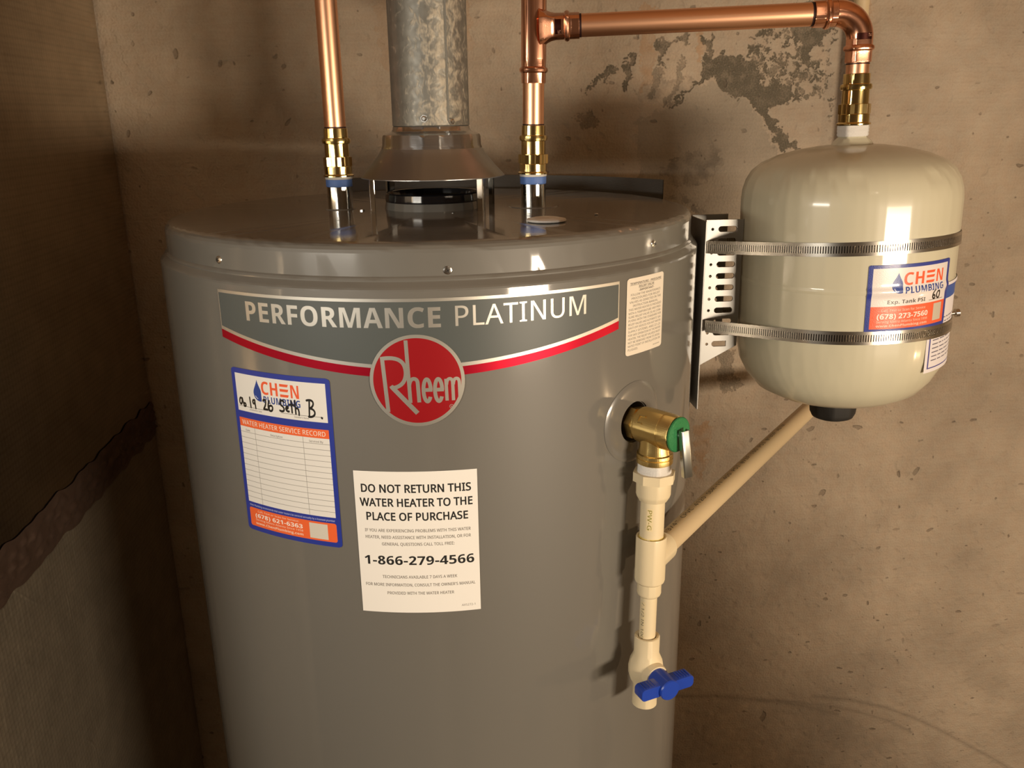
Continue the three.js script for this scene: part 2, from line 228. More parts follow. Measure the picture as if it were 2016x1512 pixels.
// ------------------------------------------------------------------ foil-wrapped duct at the left
{
  const X = -0.44, Z1 = 0.42, t = thing('insulated_duct', 'tall box duct at the left edge, wrapped in dull foil-faced insulation with a taped seam', 'duct', [0, 0, 0]);  // duct runs forward out of view to shade the heater's left edge
  const foilBump = dataTex(1024, 1024, (u, v, o) => {
    const a = u * 0.62, b = v * 2.4; let h = 0.5 + 0.05 * Math.max(Math.cos(b * 6.283 / 0.0062), 0) + 0.03 * Math.max(Math.cos(a * 6.283 / 0.0062), 0);
    h += 0.26 * fbm(a * 5, b * 5, 4) + 0.06 * n2(a * 60, b * 60);
    const c1 = Math.abs(n2b(a * 6 + 2, b * 6)); h += 0.2 * Math.max(0, 1 - c1 / 0.05) * Math.max(0, n2(a * 9, b * 7)); o[0] = o[1] = o[2] = h;
  });
  const foilCol = dataTex(1024, 1024, (u, v, o) => { const a = u * 0.62, b = v * 2.4, k = 0.80 + 0.05 * fbm(a * 14, b * 14, 4) + 0.02 * n2(a * 300, b * 300) - 0.05 * Math.max(Math.cos(b * 6.283 / 0.0062), 0) - 0.03 * Math.max(Math.cos(a * 6.283 / 0.0062), 0); o[0] = k; o[1] = k * 0.95; o[2] = k * 0.87; }, 4, true);
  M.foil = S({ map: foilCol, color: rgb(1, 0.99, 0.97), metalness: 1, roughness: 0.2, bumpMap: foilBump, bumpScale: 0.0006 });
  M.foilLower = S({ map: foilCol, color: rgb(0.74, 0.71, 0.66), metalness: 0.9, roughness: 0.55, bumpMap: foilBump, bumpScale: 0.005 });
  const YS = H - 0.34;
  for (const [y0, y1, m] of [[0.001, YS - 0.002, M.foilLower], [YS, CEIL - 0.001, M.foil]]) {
    const g = new RoundedBoxGeometry(0.52, y1 - y0, Z1 - WZ - 0.004, 3, 0.002), p = g.attributes.position, uv = g.attributes.uv, n = g.attributes.normal;
    g.translate(X - 0.26, (y0 + y1) / 2, (Z1 + WZ) / 2 + 0.002);
    for (let i = 0; i < p.count; i++) uv.setXY(i, (Math.abs(n.getZ(i)) > 0.7 ? p.getX(i) + 1 : p.getZ(i) - WZ) / 0.62, p.getY(i) / 2.4);
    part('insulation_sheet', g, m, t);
  }
  // crinkled seam tape along the side
  const nx = 140, ny = 18, q = [], qu = [], ix = [];
  for (let j = 0; j <= ny; j++) for (let i = 0; i <= nx; i++) {
    const z = WZ + 0.006 + (Z1 - WZ - 0.02) * i / nx, y = H - 0.362 + 0.052 * j / ny + 0.004 * n2(z * 20, 3), e = Math.min(j, ny - j) / ny;
    q.push(X + 0.0012 + 0.007 * Math.max(0, fbm(z * 34, y * 70, 4) + 0.15) * Math.min(1, e * 5), y, z); qu.push(z / 0.3, y / 0.3);
  }
  for (let j = 0; j < ny; j++) for (let i = 0; i < nx; i++) { const a = j * (nx + 1) + i; ix.push(a, a + nx + 1, a + 1, a + 1, a + nx + 1, a + nx + 2); }
  const tg = new THREE.BufferGeometry(); tg.setAttribute('position', new THREE.Float32BufferAttribute(q, 3)); tg.setAttribute('uv', new THREE.Float32BufferAttribute(qu, 2)); tg.setIndex(ix); tg.computeVertexNormals();
  M.foilTape = S({ color: rgb(0.22, 0.145, 0.11), metalness: 0.8, roughness: 0.42, side: THREE.DoubleSide });
  part('seam_tape', tg, M.foilTape, t, 'crinkled reddish foil tape over the seam');
}

// ------------------------------------------------------------------ water heater
const RB = 0.28, heater = thing('water_heater', 'large grey cylindrical tank water heater with a dark red-edged brand band and stickers', 'water heater', [0, H, 0]);
const solid = lathe([[0, -H + 0.02], [0.262, -H + 0.02], [0.27, -H + 0.02], [0.275, -H + 0.024], [RB, -H + 0.04], [RB, -0.0368], [0.2797, -0.0352], [0.2788, -0.0338], [0.2772, -0.0322], [0.2752, -0.0302], [0.2745, -0.0290], [0.2735, -0.0285], [0, -0.0285]], 180, 0.5);
const TA = 38.8, TH0 = -0.1745;                                       // where the relief valve enters, through a hole into the insulation
{
  const a = new Brush(solid), c = new THREE.CylinderGeometry(0.0188, 0.0188, 0.06, 56); c.rotateX(Math.PI / 2); c.rotateY(rad(TA)); c.translate(0.274 * Math.sin(rad(TA)), TH0, 0.274 * Math.cos(rad(TA)));
  const b = new Brush(c); a.updateMatrixWorld(); b.updateMatrixWorld(); const ev = new Evaluator(); ev.useGroups = false; ev.attributes = ['position', 'normal', 'uv'];
  part('jacket', ev.evaluate(a, b, SUBTRACTION).geometry, M.paint, heater);
}
part('lid', lathe([[0.2715, -0.030], [0.2748, -0.030], [0.2750, -0.0285], [0.2742, -0.0270], [0.2727, -0.0258], [0.2727, -0.0075], [0.2721, -0.0048], [0.2706, -0.0024], [0.2684, -0.0010], [0.2655, -0.0003], [0.258, 0], [0.0, 0.0012]], 180, 0.5), M.paint, heater);
part('base_ring', lathe([[0.265, -H], [0.27, -H], [0.27, -H + 0.03], [0.265, -H + 0.03]], 96), M.dark, heater);
const onJacket = (az, y, r = RB) => V3(r * Math.sin(rad(az)), y, r * Math.cos(rad(az)));
for (const [az, y] of [[-41.7, -0.0188], [2.2, -0.0216], [45.7, -0.0170]]) {                // lid screws
  const s = part('screw', along(lathe([[0.0026, -0.002], [0.0036, 0], [0.0034, 0.0008], [0.0025, 0.0017], [0.0012, 0.0021], [0, 0.0021]], 24, 0.9), onJacket(az, y, 0.2724), onJacket(az, 0)), M.screw, heater);
  const cr = merge([new THREE.BoxGeometry(0.0034, 0.0006, 0.0008), new THREE.BoxGeometry(0.0008, 0.0006, 0.0034)]); cr.rotateY(0.5); cr.translate(0, 0.00195, 0);
  part('cross_slot', along(cr, onJacket(az, y, 0.2724), onJacket(az, 0)), M.dark, s);
}
// printed band: dark grey with silver edge, lettering and a red foil line
const AZ0 = -40.9, AZ1 = 33.9, AC = -3.45, BT = -0.0420, BLOW = -0.1085;
const lowRed = (az) => { const t = (az - AC) / 37.4; return -0.1072 + 0.0236 * Math.pow(Math.abs(t), 1.75); };
const BW = 2048, BH = Math.round(2048 * (BT - BLOW) / (rad(AZ1 - AZ0) * RB));
const bx = (az) => (az - AZ0) / (AZ1 - AZ0) * BW, by = (y) => (BT - y) / (BT - BLOW) * BH;
function drawBand(c, col) {
  const path = (off) => { c.beginPath(); for (let i = 0; i <= 60; i++) { const az = AZ0 + (AZ1 - AZ0) * i / 60; c.lineTo(bx(az), by(lowRed(az) + off)); } c.lineTo(BW, 0); c.lineTo(0, 0); c.fill(); };
  c.fillStyle = col.red; c.fillRect(0, 0, BW, BH);
  c.fillStyle = col.silver; path(0.0072); c.fillStyle = col.base; path(0.0103);
  c.fillStyle = col.silver; c.fillRect(0, 0, BW, by(BT - 0.0026)); c.fillRect(0, 0, 5, by(lowRed(AZ0) + 0.008)); c.fillRect(BW - 5, 0, 5, by(lowRed(AZ1) + 0.008));
  fitText(c, 'PERFORMANCE', bx(-34.6), by(-0.0655), bx(1.0) - bx(-34.6), by(-0.0655) - by(-0.0494), BOLD);
  fitText(c, 'PLATINUM', bx(2.6), by(-0.0652), bx(26.9) - bx(2.6), by(-0.0652) - by(-0.0489), REG);
}
const bandCol = tex(canvas(BW, BH, (c) => drawBand(c, { red: '#b3102c', silver: '#cfccc4', base: '#525857' })));
const bandRM = tex(canvas(BW, BH, (c) => drawBand(c, { red: 'rgb(0,100,200)', silver: 'rgb(0,105,235)', base: 'rgb(0,110,0)' })), false);
M.band = P({ map: bandCol, metalness: 1, roughness: 1, metalnessMap: bandRM, roughnessMap: bandRM });
part('brand_band', patch(RB + 0.0004, AZ0, AZ1, BLOW, BT, { nu: 120, nv: 6, foot: lowRed, uvY: [BLOW, BT] }), M.band, heater, 'dark grey printed band with silver lettering and a red lower edge');
// round red badge
function drawBadge(c, n, col) {
  c.fillStyle = col.silver; c.fillRect(0, 0, n, n); c.fillStyle = col.red; c.beginPath(); c.arc(n / 2, n / 2, n * 0.4625, 0, 7); c.fill();
  c.fillStyle = c.strokeStyle = col.silver; const k = n / 200;
  c.save(); c.scale(k, k); c.lineWidth = 8.5; c.lineCap = 'butt'; c.lineJoin = 'miter';
  c.beginPath(); c.moveTo(36, 168); c.lineTo(29, 51); c.quadraticCurveTo(79, 43, 77, 84); c.quadraticCurveTo(75, 110, 48, 115); c.lineTo(44.6, 110); c.stroke();   // R: stem and bowl
  c.lineWidth = 10; c.beginPath(); c.moveTo(46, 112); c.lineTo(98, 171); c.stroke();                                                          // R: leg
  c.lineWidth = 8; c.beginPath(); c.moveTo(80, 12); c.lineTo(84, 148); c.stroke();                                                         // h: tall stem
  c.beginPath(); c.moveTo(83, 110); c.quadraticCurveTo(85, 95, 93, 95); c.quadraticCurveTo(101, 95, 101, 107); c.lineTo(102.5, 147); c.stroke();
  for (const ex of [120, 144]) { c.beginPath(); c.ellipse(ex, 121, 7.6, 24.5, 0, 0.62, 6.283); c.stroke(); c.beginPath(); c.moveTo(ex - 7, 120); c.lineTo(ex + 7, 120); c.lineTo(ex + 7, 114); c.stroke(); }
  c.lineWidth = 7; c.beginPath(); c.moveTo(161, 145); c.lineTo(160, 97); c.stroke();
  for (const mx of [160, 174]) { c.beginPath(); c.moveTo(mx + 1, 110); c.quadraticCurveTo(mx + 2, 97, mx + 8, 97); c.quadraticCurveTo(mx + 14, 97, mx + 14, 108); c.lineTo(mx + 14.5, 145); c.stroke(); }
  c.lineWidth = 1.1; c.beginPath(); c.arc(170, 158, 4, 0, 7); c.stroke(); c.font = 'bold 5px sans-serif'; c.fillText('R', 168.3, 159.8);
  c.restore();
}
const BR = 0.0386;
function discPatch(R, az, y, r, rings = 10, seg = 72, lift = 0, hole = 0) {
  const p = [], uv = [], ix = [];
  for (let j = 0; j <= rings; j++) for (let i = 0; i <= seg; i++) { const q = hole + (r - hole) * j / rings, a = i / seg * 2 * Math.PI, s = q * Math.cos(a), v = q * Math.sin(a), A = rad(az) + s / R, RR = R + lift * (1 - Math.pow(j / rings, 6)); p.push(RR * Math.sin(A), y + v, RR * Math.cos(A)); uv.push(0.5 + s / r / 2, 0.5 + v / r / 2); }
  for (let j = 0; j < rings; j++) for (let i = 0; i < seg; i++) { const a = j * (seg + 1) + i; ix.push(a, a + seg + 1, a + seg + 2, a, a + seg + 2, a + 1); }
  const g = new THREE.BufferGeometry(); g.setAttribute('position', new THREE.Float32BufferAttribute(p, 3)); g.setAttribute('uv', new THREE.Float32BufferAttribute(uv, 2)); g.setIndex(ix); g.computeVertexNormals(); return g;
}
M.badge = P({ map: tex(canvas(1024, 1024, (c) => drawBadge(c, 1024, { red: '#a50d18', silver: '#cbc8bf' }))), metalness: 1, roughness: 1, metalnessMap: null });
{ const rm = tex(canvas(1024, 1024, (c) => drawBadge(c, 1024, { red: 'rgb(0,115,90)', silver: 'rgb(0,110,225)' })), false); M.badge.metalnessMap = M.badge.roughnessMap = rm; }
part('brand_badge', discPatch(RB + 0.0008, -3.55, -0.1095, BR), M.badge, heater, 'round red badge with silver rim and lettering');
// stickers on the jacket
function service(c, w, h) {
  const X = (u) => u * w, Y = (v) => v * h;
  c.fillStyle = '#27389b'; c.fillRect(0, 0, w, h); c.fillStyle = '#ebe9e4'; c.fillRect(X(0.042), Y(0.030), X(0.916), Y(0.222));
  c.fillStyle = '#f26a35'; c.fillRect(X(0.042), Y(0.293), X(0.916), Y(0.052)); c.fillStyle = '#ebe9e4'; c.fillRect(X(0.042), Y(0.345), X(0.916), Y(0.472));
  c.fillStyle = '#f26a35'; c.beginPath(); c.roundRect(X(0.042), Y(0.853), X(0.916), Y(0.118), w * 0.02); c.fill();
  c.fillStyle = '#f7e9de'; fitText(c, 'WATER HEATER SERVICE RECORD', X(0.07), Y(0.333), X(0.86), Y(0.027), REG);
  c.strokeStyle = '#8d8a86'; c.lineWidth = w * 0.0035; for (let i = 0; i < 13; i++) { const y = Y(0.345 + 0.472 * (i + 1) / 14); c.beginPath(); c.moveTo(X(0.042), y); c.lineTo(X(0.958), y); c.stroke(); }
  for (const u of [0.215, 0.715]) { c.beginPath(); c.moveTo(X(u), Y(0.345)); c.lineTo(X(u), Y(0.817)); c.stroke(); }
  c.fillStyle = '#56524e'; fitText(c, 'Date', X(0.13), Y(0.372), 0, Y(0.012), REG, 'center'); fitText(c, 'Description', X(0.45), Y(0.372), 0, Y(0.012), REG, 'center'); fitText(c, 'Serviced By', X(0.835), Y(0.372), 0, Y(0.012), REG, 'center');
  logo(c, X(0.25), Y(0.048), X(0.48), Y(0.135));
  c.strokeStyle = '#5b5752'; c.beginPath(); c.moveTo(X(0.06), Y(0.222)); c.lineTo(X(0.40), Y(0.222)); c.moveTo(X(0.52), Y(0.222)); c.lineTo(X(0.92), Y(0.222)); c.stroke();
  c.fillStyle = '#6b6660'; fitText(c, 'Installation Date', X(0.25), Y(0.240), 0, Y(0.009), REG, 'center'); fitText(c, "Installer's Name", X(0.72), Y(0.240), 0, Y(0.009), REG, 'center');
  hand(c, X(0.06), Y(0.168), w * 0.0050, h * 0.0044, '0 6 1 9 2 6');
  c.fillStyle = '#cfd3ee'; fitText(c, 'Chen Plumbing recommends that water heaters be serviced annually by a licensed plumber', X(0.05), Y(0.843), X(0.90), Y(0.012), REG);
  c.fillStyle = '#fbd9c6'; fitText(c, 'Call, Text or Scan for Service:', X(0.37), Y(0.876), X(0.46), Y(0.011), REG, 'center'); fitText(c, 'Serving Metro Atlanta Since 1998', X(0.37), Y(0.932), X(0.53), Y(0.012), REG, 'center'); fitText(c, 'www.ChenPlumbing.com', X(0.37), Y(0.957), X(0.53), Y(0.015), BOLD, 'center');
  c.fillStyle = '#fdf1e8'; fitText(c, '(678) 621-6363', X(0.37), Y(0.912), X(0.53), Y(0.025), BOLD, 'center');
  c.fillStyle = '#d9d3c6'; c.fillRect(X(0.70), Y(0.865), X(0.175), Y(0.095));
}
function logo(c, x, y, w, h, tilt = 0) {                              // blue drop, orange CHEN, blue PLUMBING
  c.save(); c.translate(x, y); c.transform(1, 0, tilt, 1, 0, 0);
  c.fillStyle = '#1f3f94'; c.beginPath(); c.moveTo(w * 0.09, 0.02 * h); c.bezierCurveTo(w * 0.05, h * 0.35, -w * 0.02, h * 0.45, w * 0.0, h * 0.68); c.bezierCurveTo(w * 0.02, h * 0.92, w * 0.12, h * 0.98, w * 0.17, h * 0.93); c.lineTo(w * 0.17, h * 0.55); c.bezierCurveTo(w * 0.17, h * 0.4, w * 0.12, h * 0.3, w * 0.09, 0.02 * h); c.fill();
  c.strokeStyle = '#dfe3f0'; c.lineWidth = w * 0.012; c.beginPath(); c.arc(w * 0.10, h * 0.68, w * 0.065, 1.7, 2.9); c.stroke();
  c.strokeStyle = '#f4f1ec'; c.lineWidth = w * 0.03; c.font = 'bold 10px sans-serif';
  c.fillStyle = '#ee5f35'; fitText(c, 'CH', w * 0.165, h * 0.60, w * 0.40, h * 0.55, BOLD); fitText(c, 'N', w * 0.78, h * 0.60, w * 0.21, h * 0.55, BOLD);
  for (const v of [0.05, 0.26, 0.49]) { c.beginPath(); c.moveTo(w * 0.585, h * v); c.lineTo(w * 0.765, h * v); c.lineTo(w * 0.745, h * (v + 0.11)); c.lineTo(w * 0.585, h * (v + 0.11)); c.fill(); }
  c.fillStyle = '#27418f'; fitText(c, 'PLUMBING', w * 0.20, h * 0.97, w * 0.79, h * 0.29, BOLD);
  c.restore();
}
// black marker pen strokes; each glyph is a few curves in a 10 x 16 box
function hand(c, x, y, sx, sy, which) {
  c.save(); c.translate(x, y); c.scale(sx, sy); c.strokeStyle = '#15120f'; c.lineWidth = 2.9; c.lineCap = c.lineJoin = 'round';
  const D = which === '60' ? ['M6 0 C2 6 1 11 3 14 C6 17 9 13 7 10 C5 8 2 10 2 12', 'M16 3 C11 3 10 13 15 15 C20 16 21 4 16 3']
    : ['M7 2 C2 0 0 9 4 10 C8 10 9 3 7 2', 'M9 2 C10 6 11 12 14 12 C17 12 17 8 14 8 C12 8 11 10 12 12', 'M27 -1 L28 12', 'M38 2 C33 -1 32 7 36 6 C38 5 39 2 38 1 L39 12', 'M57 0 C59 -3 64 -2 62 3 C61 7 58 9 57 11 L65 11', 'M70 -1 C66 4 66 11 70 12 C76 13 78 6 74 5 C70 4 67 8 69 10',
      'M100 -3 C94 -7 89 0 95 2.5 C102 5 101 12 91 9.5', 'M103 6 C110 6 108 1 105 3 C102 6 104 10 109 9', 'M115 -5 L115 10', 'M111 0 L119 0', 'M122 -6 L122 11 M122 5 C126 1 129 5 128 12', 'M149 -8 L147 13', 'M144 -8 C160 -12 158 0 148 2 C162 2 160 14 146 13', 'M169 13 L170 13.4'];
  for (const d of D) c.stroke(new Path2D(d));
  c.restore();
}
M.sticker = (cv) => P({ map: tex(cv), roughness: 0.42, clearcoat: 0.35, clearcoatRoughness: 0.2 });
part('service_sticker', patch(RB + 0.0005, -39.6, -18.5, -0.2625, -0.1090, { c: 0.0035, nv: 16, nu: 32, uvY: [-0.2625, -0.1090] }), M.sticker(canvas(1024, 1526, service)), heater, 'blue and orange service record sticker with handwriting');
part('notice_sticker', patch(RB + 0.0005, -15.5, 5.9, -0.3224, -0.1885, { nu: 32, uvY: [-0.3224, -0.1885] }), P({ roughness: 0.75, map: tex(canvas(1024, 1314, (c, w, h) => {
  c.fillStyle = '#efece6'; c.fillRect(0, 0, w, h); c.fillStyle = '#1d1c1b'; const t = (s, y, ww, hh, f, col) => { c.fillStyle = col; fitText(c, s, w / 2, y * h, ww * w, hh * h, f, 'center', f === REG ? (hh > 0.04 ? 5 : 3) : 0); };
  const k = '#191817', g = '#77726c';
  t('DO NOT RETURN THIS', 0.142, 0.90, 0.052, REG, k); t('WATER HEATER TO THE', 0.238, 0.92, 0.052, REG, k); t('PLACE OF PURCHASE', 0.335, 0.84, 0.052, REG, k);
  t('IF YOU ARE EXPERIENCING PROBLEMS WITH THIS WATER', 0.417, 0.87, 0.021, REG, g); t('HEATER, NEED ASSISTANCE WITH INSTALLATION, OR FOR', 0.464, 0.87, 0.021, REG, g); t('GENERAL QUESTIONS CALL TOLL FREE:', 0.512, 0.60, 0.021, REG, g);
  t('1-866-279-4566', 0.650, 0.92, 0.062, BOLD, k);
  t('TECHNICIANS AVAILABLE 7 DAYS A WEEK', 0.748, 0.62, 0.021, REG, g); t("FOR MORE INFORMATION, CONSULT THE OWNER'S MANUAL", 0.806, 0.92, 0.021, REG, g); t('PROVIDED WITH THE WATER HEATER', 0.866, 0.56, 0.021, REG, g);
  c.fillStyle = g; fitText(c, 'AX5272-1', w * 0.96, h * 0.965, w * 0.12, h * 0.015, REG, 'right');
})) }), heater, 'white paper notice with black lettering');
part('valve_label', patch(RB + 0.0005, 35.8, 47.0, -0.1105, -0.0415, { c: 0.003, nv: 14, uvY: [-0.1105, -0.0415] }), P({ roughness: 0.5, map: tex(canvas(820, 1040, (c, w, h) => {
  c.fillStyle = '#ece2d2'; c.fillRect(0, 0, w, h); c.fillStyle = '#4a453f';
  const L = [['TEMPERATURE - PRESSURE', 0.85], ['RELIEF VALVE', 0.42], ['-IMPORTANT-', 0.42], ['FOLLOW THE MAINTENANCE', 0.82], ['PROCEDURES FOR RELIEF', 0.78], ['VALVES AS DIRECTED IN THE', 0.86], ['INSTRUCTION MANUAL.', 0.7], ['THIS WATER HEATER IS PROVIDED', 0.9], ['WITH A TEMPERATURE AND PRES-', 0.9], ['SURE RELIEF VALVE (S) AS COM-', 0.9], ['PLYING WITH THE STANDARD FOR', 0.9], ['RELIEF VALVES AND AUTOMATIC GAS', 0.9], ['SHUT-OFF DEVICES FOR HOT WATER', 0.9], ['SUPPLY SYSTEMS, ANSI Z21.22', 0.9], ['FOR SAFE OPERATION OF THE WATER', 0.9], ['HEATER, THE RELIEF VALVE(S) MUST', 0.9], ['NOT BE REMOVED FROM ITS DESIG-', 0.9], ['NATED POINT OF INSTALLATION OR', 0.9], ['PLUGGED.', 0.26]];
  L.forEach(([s, q], i) => { const y = h * (0.085 + 0.0475 * i); i < 18 ? fitText(c, s, w / 2, y, w * q, h * 0.027, i < 3 ? BOLD : REG, 'center') : fitText(c, s, w * 0.05, y, w * q, h * 0.027, REG); if (i < 2) c.fillRect(w * (0.5 - q / 2), y + h * 0.006, w * q, h * 0.003); });
  fitText(c, 'AE00060', w * 0.93, h * 0.955, w * 0.2, h * 0.016, REG, 'right');
})) }), heater, 'small white warning label with dense lettering');
// round plastic trim and opening behind the relief valve
M.trim = P({ color: rgb(0.165, 0.156, 0.138), roughness: 0.3, clearcoat: 0.8, clearcoatRoughness: 0.12 });
part('valve_trim', discPatch(RB + 0.0003, TA, TH0, 0.0385, 14, 72, 0.0016, 0.0195), M.trim, heater, 'round grey trim plate with a hole');
// flue collar, nipples, cap on the lid
part('flue_collar', lathe([[0.052, 0.0005], [0.0515, 0.004], [0.0505, 0.0085], [0.0485, 0.009]], 72), M.paint, heater);
part('flue_ring', lathe([[0.040, 0.002], [0.0485, 0.0085], [0.0508, 0.0088], [0.0512, 0.011], [0.0505, 0.0165], [0.0495, 0.0178], [0.0482, 0.0175], [0.046, 0.010], [0.0455, -0.03], [0.0, -0.03]], 96, 0.5), M.black, heater, 'black flue outlet ring');
const NIP = [V3(-0.0995, 0, -0.008), V3(0.107, 0, 0.010)];
for (const p of NIP) {
  const g = lathe([[0.0133, 0], [0.0133, 0.030]], 48); g.translate(p.x, p.y, p.z);
  const n = part('nipple', g, M.chrome, heater, 'chromed nipple with blue tape');
  const t1 = lathe([[0.0134, 0.0242], [0.0139, 0.0246], [0.0140, 0.0320], [0.0138, 0.0326], [0.0134, 0.0330]], 40); t1.translate(p.x, 0, p.z); part('thread_tape', t1, M.tapeBlue, n);
  const t2 = lathe([[0.0136, 0.0318], [0.0143, 0.0322], [0.0145, 0.0348], [0.013, 0.0352]], 40); t2.translate(p.x, 0, p.z); part('thread_tape', t2, M.tapeWhite, n);
  const k = p.x > 0 ? 1 : 0.62, c = lathe([[0.0270 * k, 0.0006], [0.0262 * k, 0.0014], [0.0148, 0.0016], [0.0134, 0.0016]], 40, 0.3); c.translate(p.x, 0, p.z); part('gasket', c, M.paint, heater);
}
{ const g = lathe([[0.0, 0.0008], [0.0175, 0.0008], [0.0186, 0.0016], [0.0180, 0.0030], [0.012, 0.0042], [0.009, 0.0035], [0, 0.0032]], 48, 0.4); g.translate(0.1035, 0, 0.152); part('lid_cap', g, S({ color: rgb(0.80, 0.79, 0.76), roughness: 0.45 }), heater, 'flat pale plastic cap'); }
for (const [x, z, s, w] of [[0.158, 0.108, 0.0013, 'tiny pale metal flake on the grey heater lid, right of the flat cap'], [-0.0745, 0.020, 0.0018, 'bright metal shaving on the grey lid beside the left front hood leg'], [0.0195, 0.064, 0.0010, 'tiny metal flake on the grey lid in front of the black flue ring']]) {
  const g = new THREE.IcosahedronGeometry(s, 0); g.scale(1.8, 0.7, 1); g.translate(x, H + s * 0.6 + 0.0004, z); const m = part(numbered('solder_flake'), g, M.screw, scene); m.userData = { label: w, category: 'flake' };
}

// ------------------------------------------------------------------ draft hood and vent pipe
const hood = thing('draft_hood', 'flared shiny sheet-metal draft hood standing on four strap legs over the flue', 'draft hood', [0.0008, H, 0]);
part('hood_cone', lathe([[0.0748, 0.0333], [0.0762, 0.0336], [0.0762, 0.0343], [0.066, 0.0452], [0.0575, 0.0555], [0.0537, 0.0610], [0.0530, 0.0628]], 96, 0.5), M.hood, hood);
part('hood_ring', lathe([[0.0530, 0.0626], [0.0528, 0.0640], [0.0520, 0.0655], [0.0516, 0.0742], [0.0505, 0.0765], [0.0480, 0.0778], [0.0440, 0.0788], [0.0416, 0.0802], [0.0404, 0.0822], [0.0400, 0.0845], [0.0390, 0.0856], [0.0388, 0.0900]], 96, 0.5), M.hoodRing, hood);
for (const [x, z] of [[0.049, 0.047], [-0.064, 0.023], [0.064, -0.023], [-0.049, -0.047]]) {       // strap legs
  const s = new THREE.Shape(); for (let i = 0; i <= 16; i++) { const u = -0.0066 + 0.0132 * i / 16; s.lineTo(u, 0.0012 - 0.0028 * Math.pow(Math.cos(u / 0.0066 * 1.5), 2)); } for (let i = 16; i >= 0; i--) { const u = -0.0066 + 0.0132 * i / 16; s.lineTo(u, 0.0004 - 0.0028 * Math.pow(Math.cos(u / 0.0066 * 1.5), 2)); }
  const g = new THREE.ExtrudeGeometry(s, { depth: 0.0400, bevelEnabled: false }); g.rotateX(-Math.PI / 2); g.rotateY(Math.PI + Math.atan2(x, z)); g.rotateY(Math.PI); g.translate(x, 0.0004, z); part('leg', crease(g, 0.5), M.screw, hood);
}
const vent = thing('vent_pipe', 'stained galvanised vent pipe rising from the draft hood', 'vent pipe', [0.0008, H, 0]);
{
  const VT = CEIL - H, g = new THREE.CylinderGeometry(0.0400, 0.0402, VT - 0.086, 96, 1, true); g.translate(0, (VT + 0.086) / 2, 0); const uv = g.attributes.uv, p = g.attributes.position;
  for (let i = 0; i < p.count; i++) uv.setY(i, p.getY(i) / 0.26); part('pipe', g, M.vent, vent);
  part('pipe_end', lathe([[0.0402, 0.0860], [0.0402, 0.0854], [0.0392, 0.0854], [0.0392, 0.0862]], 72), M.vent, vent);
  part('lock_seam', box(0.0022, VT - 0.09, 0.0014, 0.0178, (VT + 0.09) / 2, 0.0361), M.vent, vent);
  for (const [az, y] of [[-9.5, 0.0925], [31, 0.0893]]) { const s = part('screw', along(lathe([[0.0028, 0], [0.0040, 0.0003], [0.0040, 0.001], [0.0026, 0.0011], [0.0026, 0.0030], [0.0016, 0.0036], [0, 0.0036]], 6, 0.3), onJacket(az, y, 0.0398), onJacket(az, 0)), M.screw, vent); }
}

// ------------------------------------------------------------------ copper water pipes
const RP = 0.01115;
// brass press adapter: heights measured from its lower lip, along +y
function brassAdapter(parent, at, dir, k = 1) {
  const A = (g) => along(g, at, dir), b = part('brass_adapter', A(lathe([[0.0125 * k, 0], [0.0160 * k, 0.0002], [0.0162 * k, 0.0016], [0.0150 * k, 0.0024], [0.0146 * k, 0.0030], [0.0146 * k, 0.0105], [0.0140 * k, 0.011], [0.0140 * k, 0.0204], [0.0128 * k, 0.0208], [0.0127 * k, 0.0330], [0.0128 * k, 0.0338], [0.0144 * k, 0.0345], [0.0150 * k, 0.0368], [0.0144 * k, 0.0392], [0.0126 * k, 0.0400], [0.0124 * k, 0.0492], [0.0118 * k, 0.0496], [0.0112, 0.0480]], 64, 0.45)), M.brass, parent, 'polished brass press adapter');
  const hx = new THREE.CylinderGeometry(0.0156 * k, 0.0156 * k, 0.0092, 6); hx.translate(0, 0.0156, 0); hx.rotateY(0.35); part('hex_nut', A(crease(hx, 0.3)), M.brass, b);
  return b;
}
const ringMark = (a, dir, r = RP + 0.0002, w = 0.0012) => { const g = new THREE.CylinderGeometry(r, r, w, 40, 1, true); return along(g, a, dir); };
const UP = V3(0, 1, 0), BRASS0 = 0.0345, PIPE0 = BRASS0 + 0.0485;
const hot = thing('copper_pipe', 'left straight copper riser pipe with a brass adapter above the heater lid', 'copper pipe', [0, H, 0]);
{
  const p = NIP[0], b = V3(p.x, BRASS0, p.z), t = V3(p.x - 0.003, CEIL - H, p.z - 0.004), d = t.clone().sub(b).normalize();
  brassAdapter(hot, b, d); part('pipe', rod(b.clone().addScaledVector(d, 0.047), t, RP, 48), M.copper, hot); part('ink_mark', ringMark(b.clone().addScaledVector(d, 0.0503), d), M.ink, hot);
}
const cold = thing('copper_pipe', 'right copper riser with a tee, a branch and an elbow down to the beige tank', 'copper pipe', [0, H, 0]);
const TEE = V3(0.1085, 0.1790, 0.012), ELB = V3(0.4287, 0.1868, 0.060);
const bead = (r, w = 0.0026, y = 0) => [[r, y - w], [r + 0.0016, y - w * 0.6], [r + 0.0022, y], [r + 0.0016, y + w * 0.6], [r, y + w]];
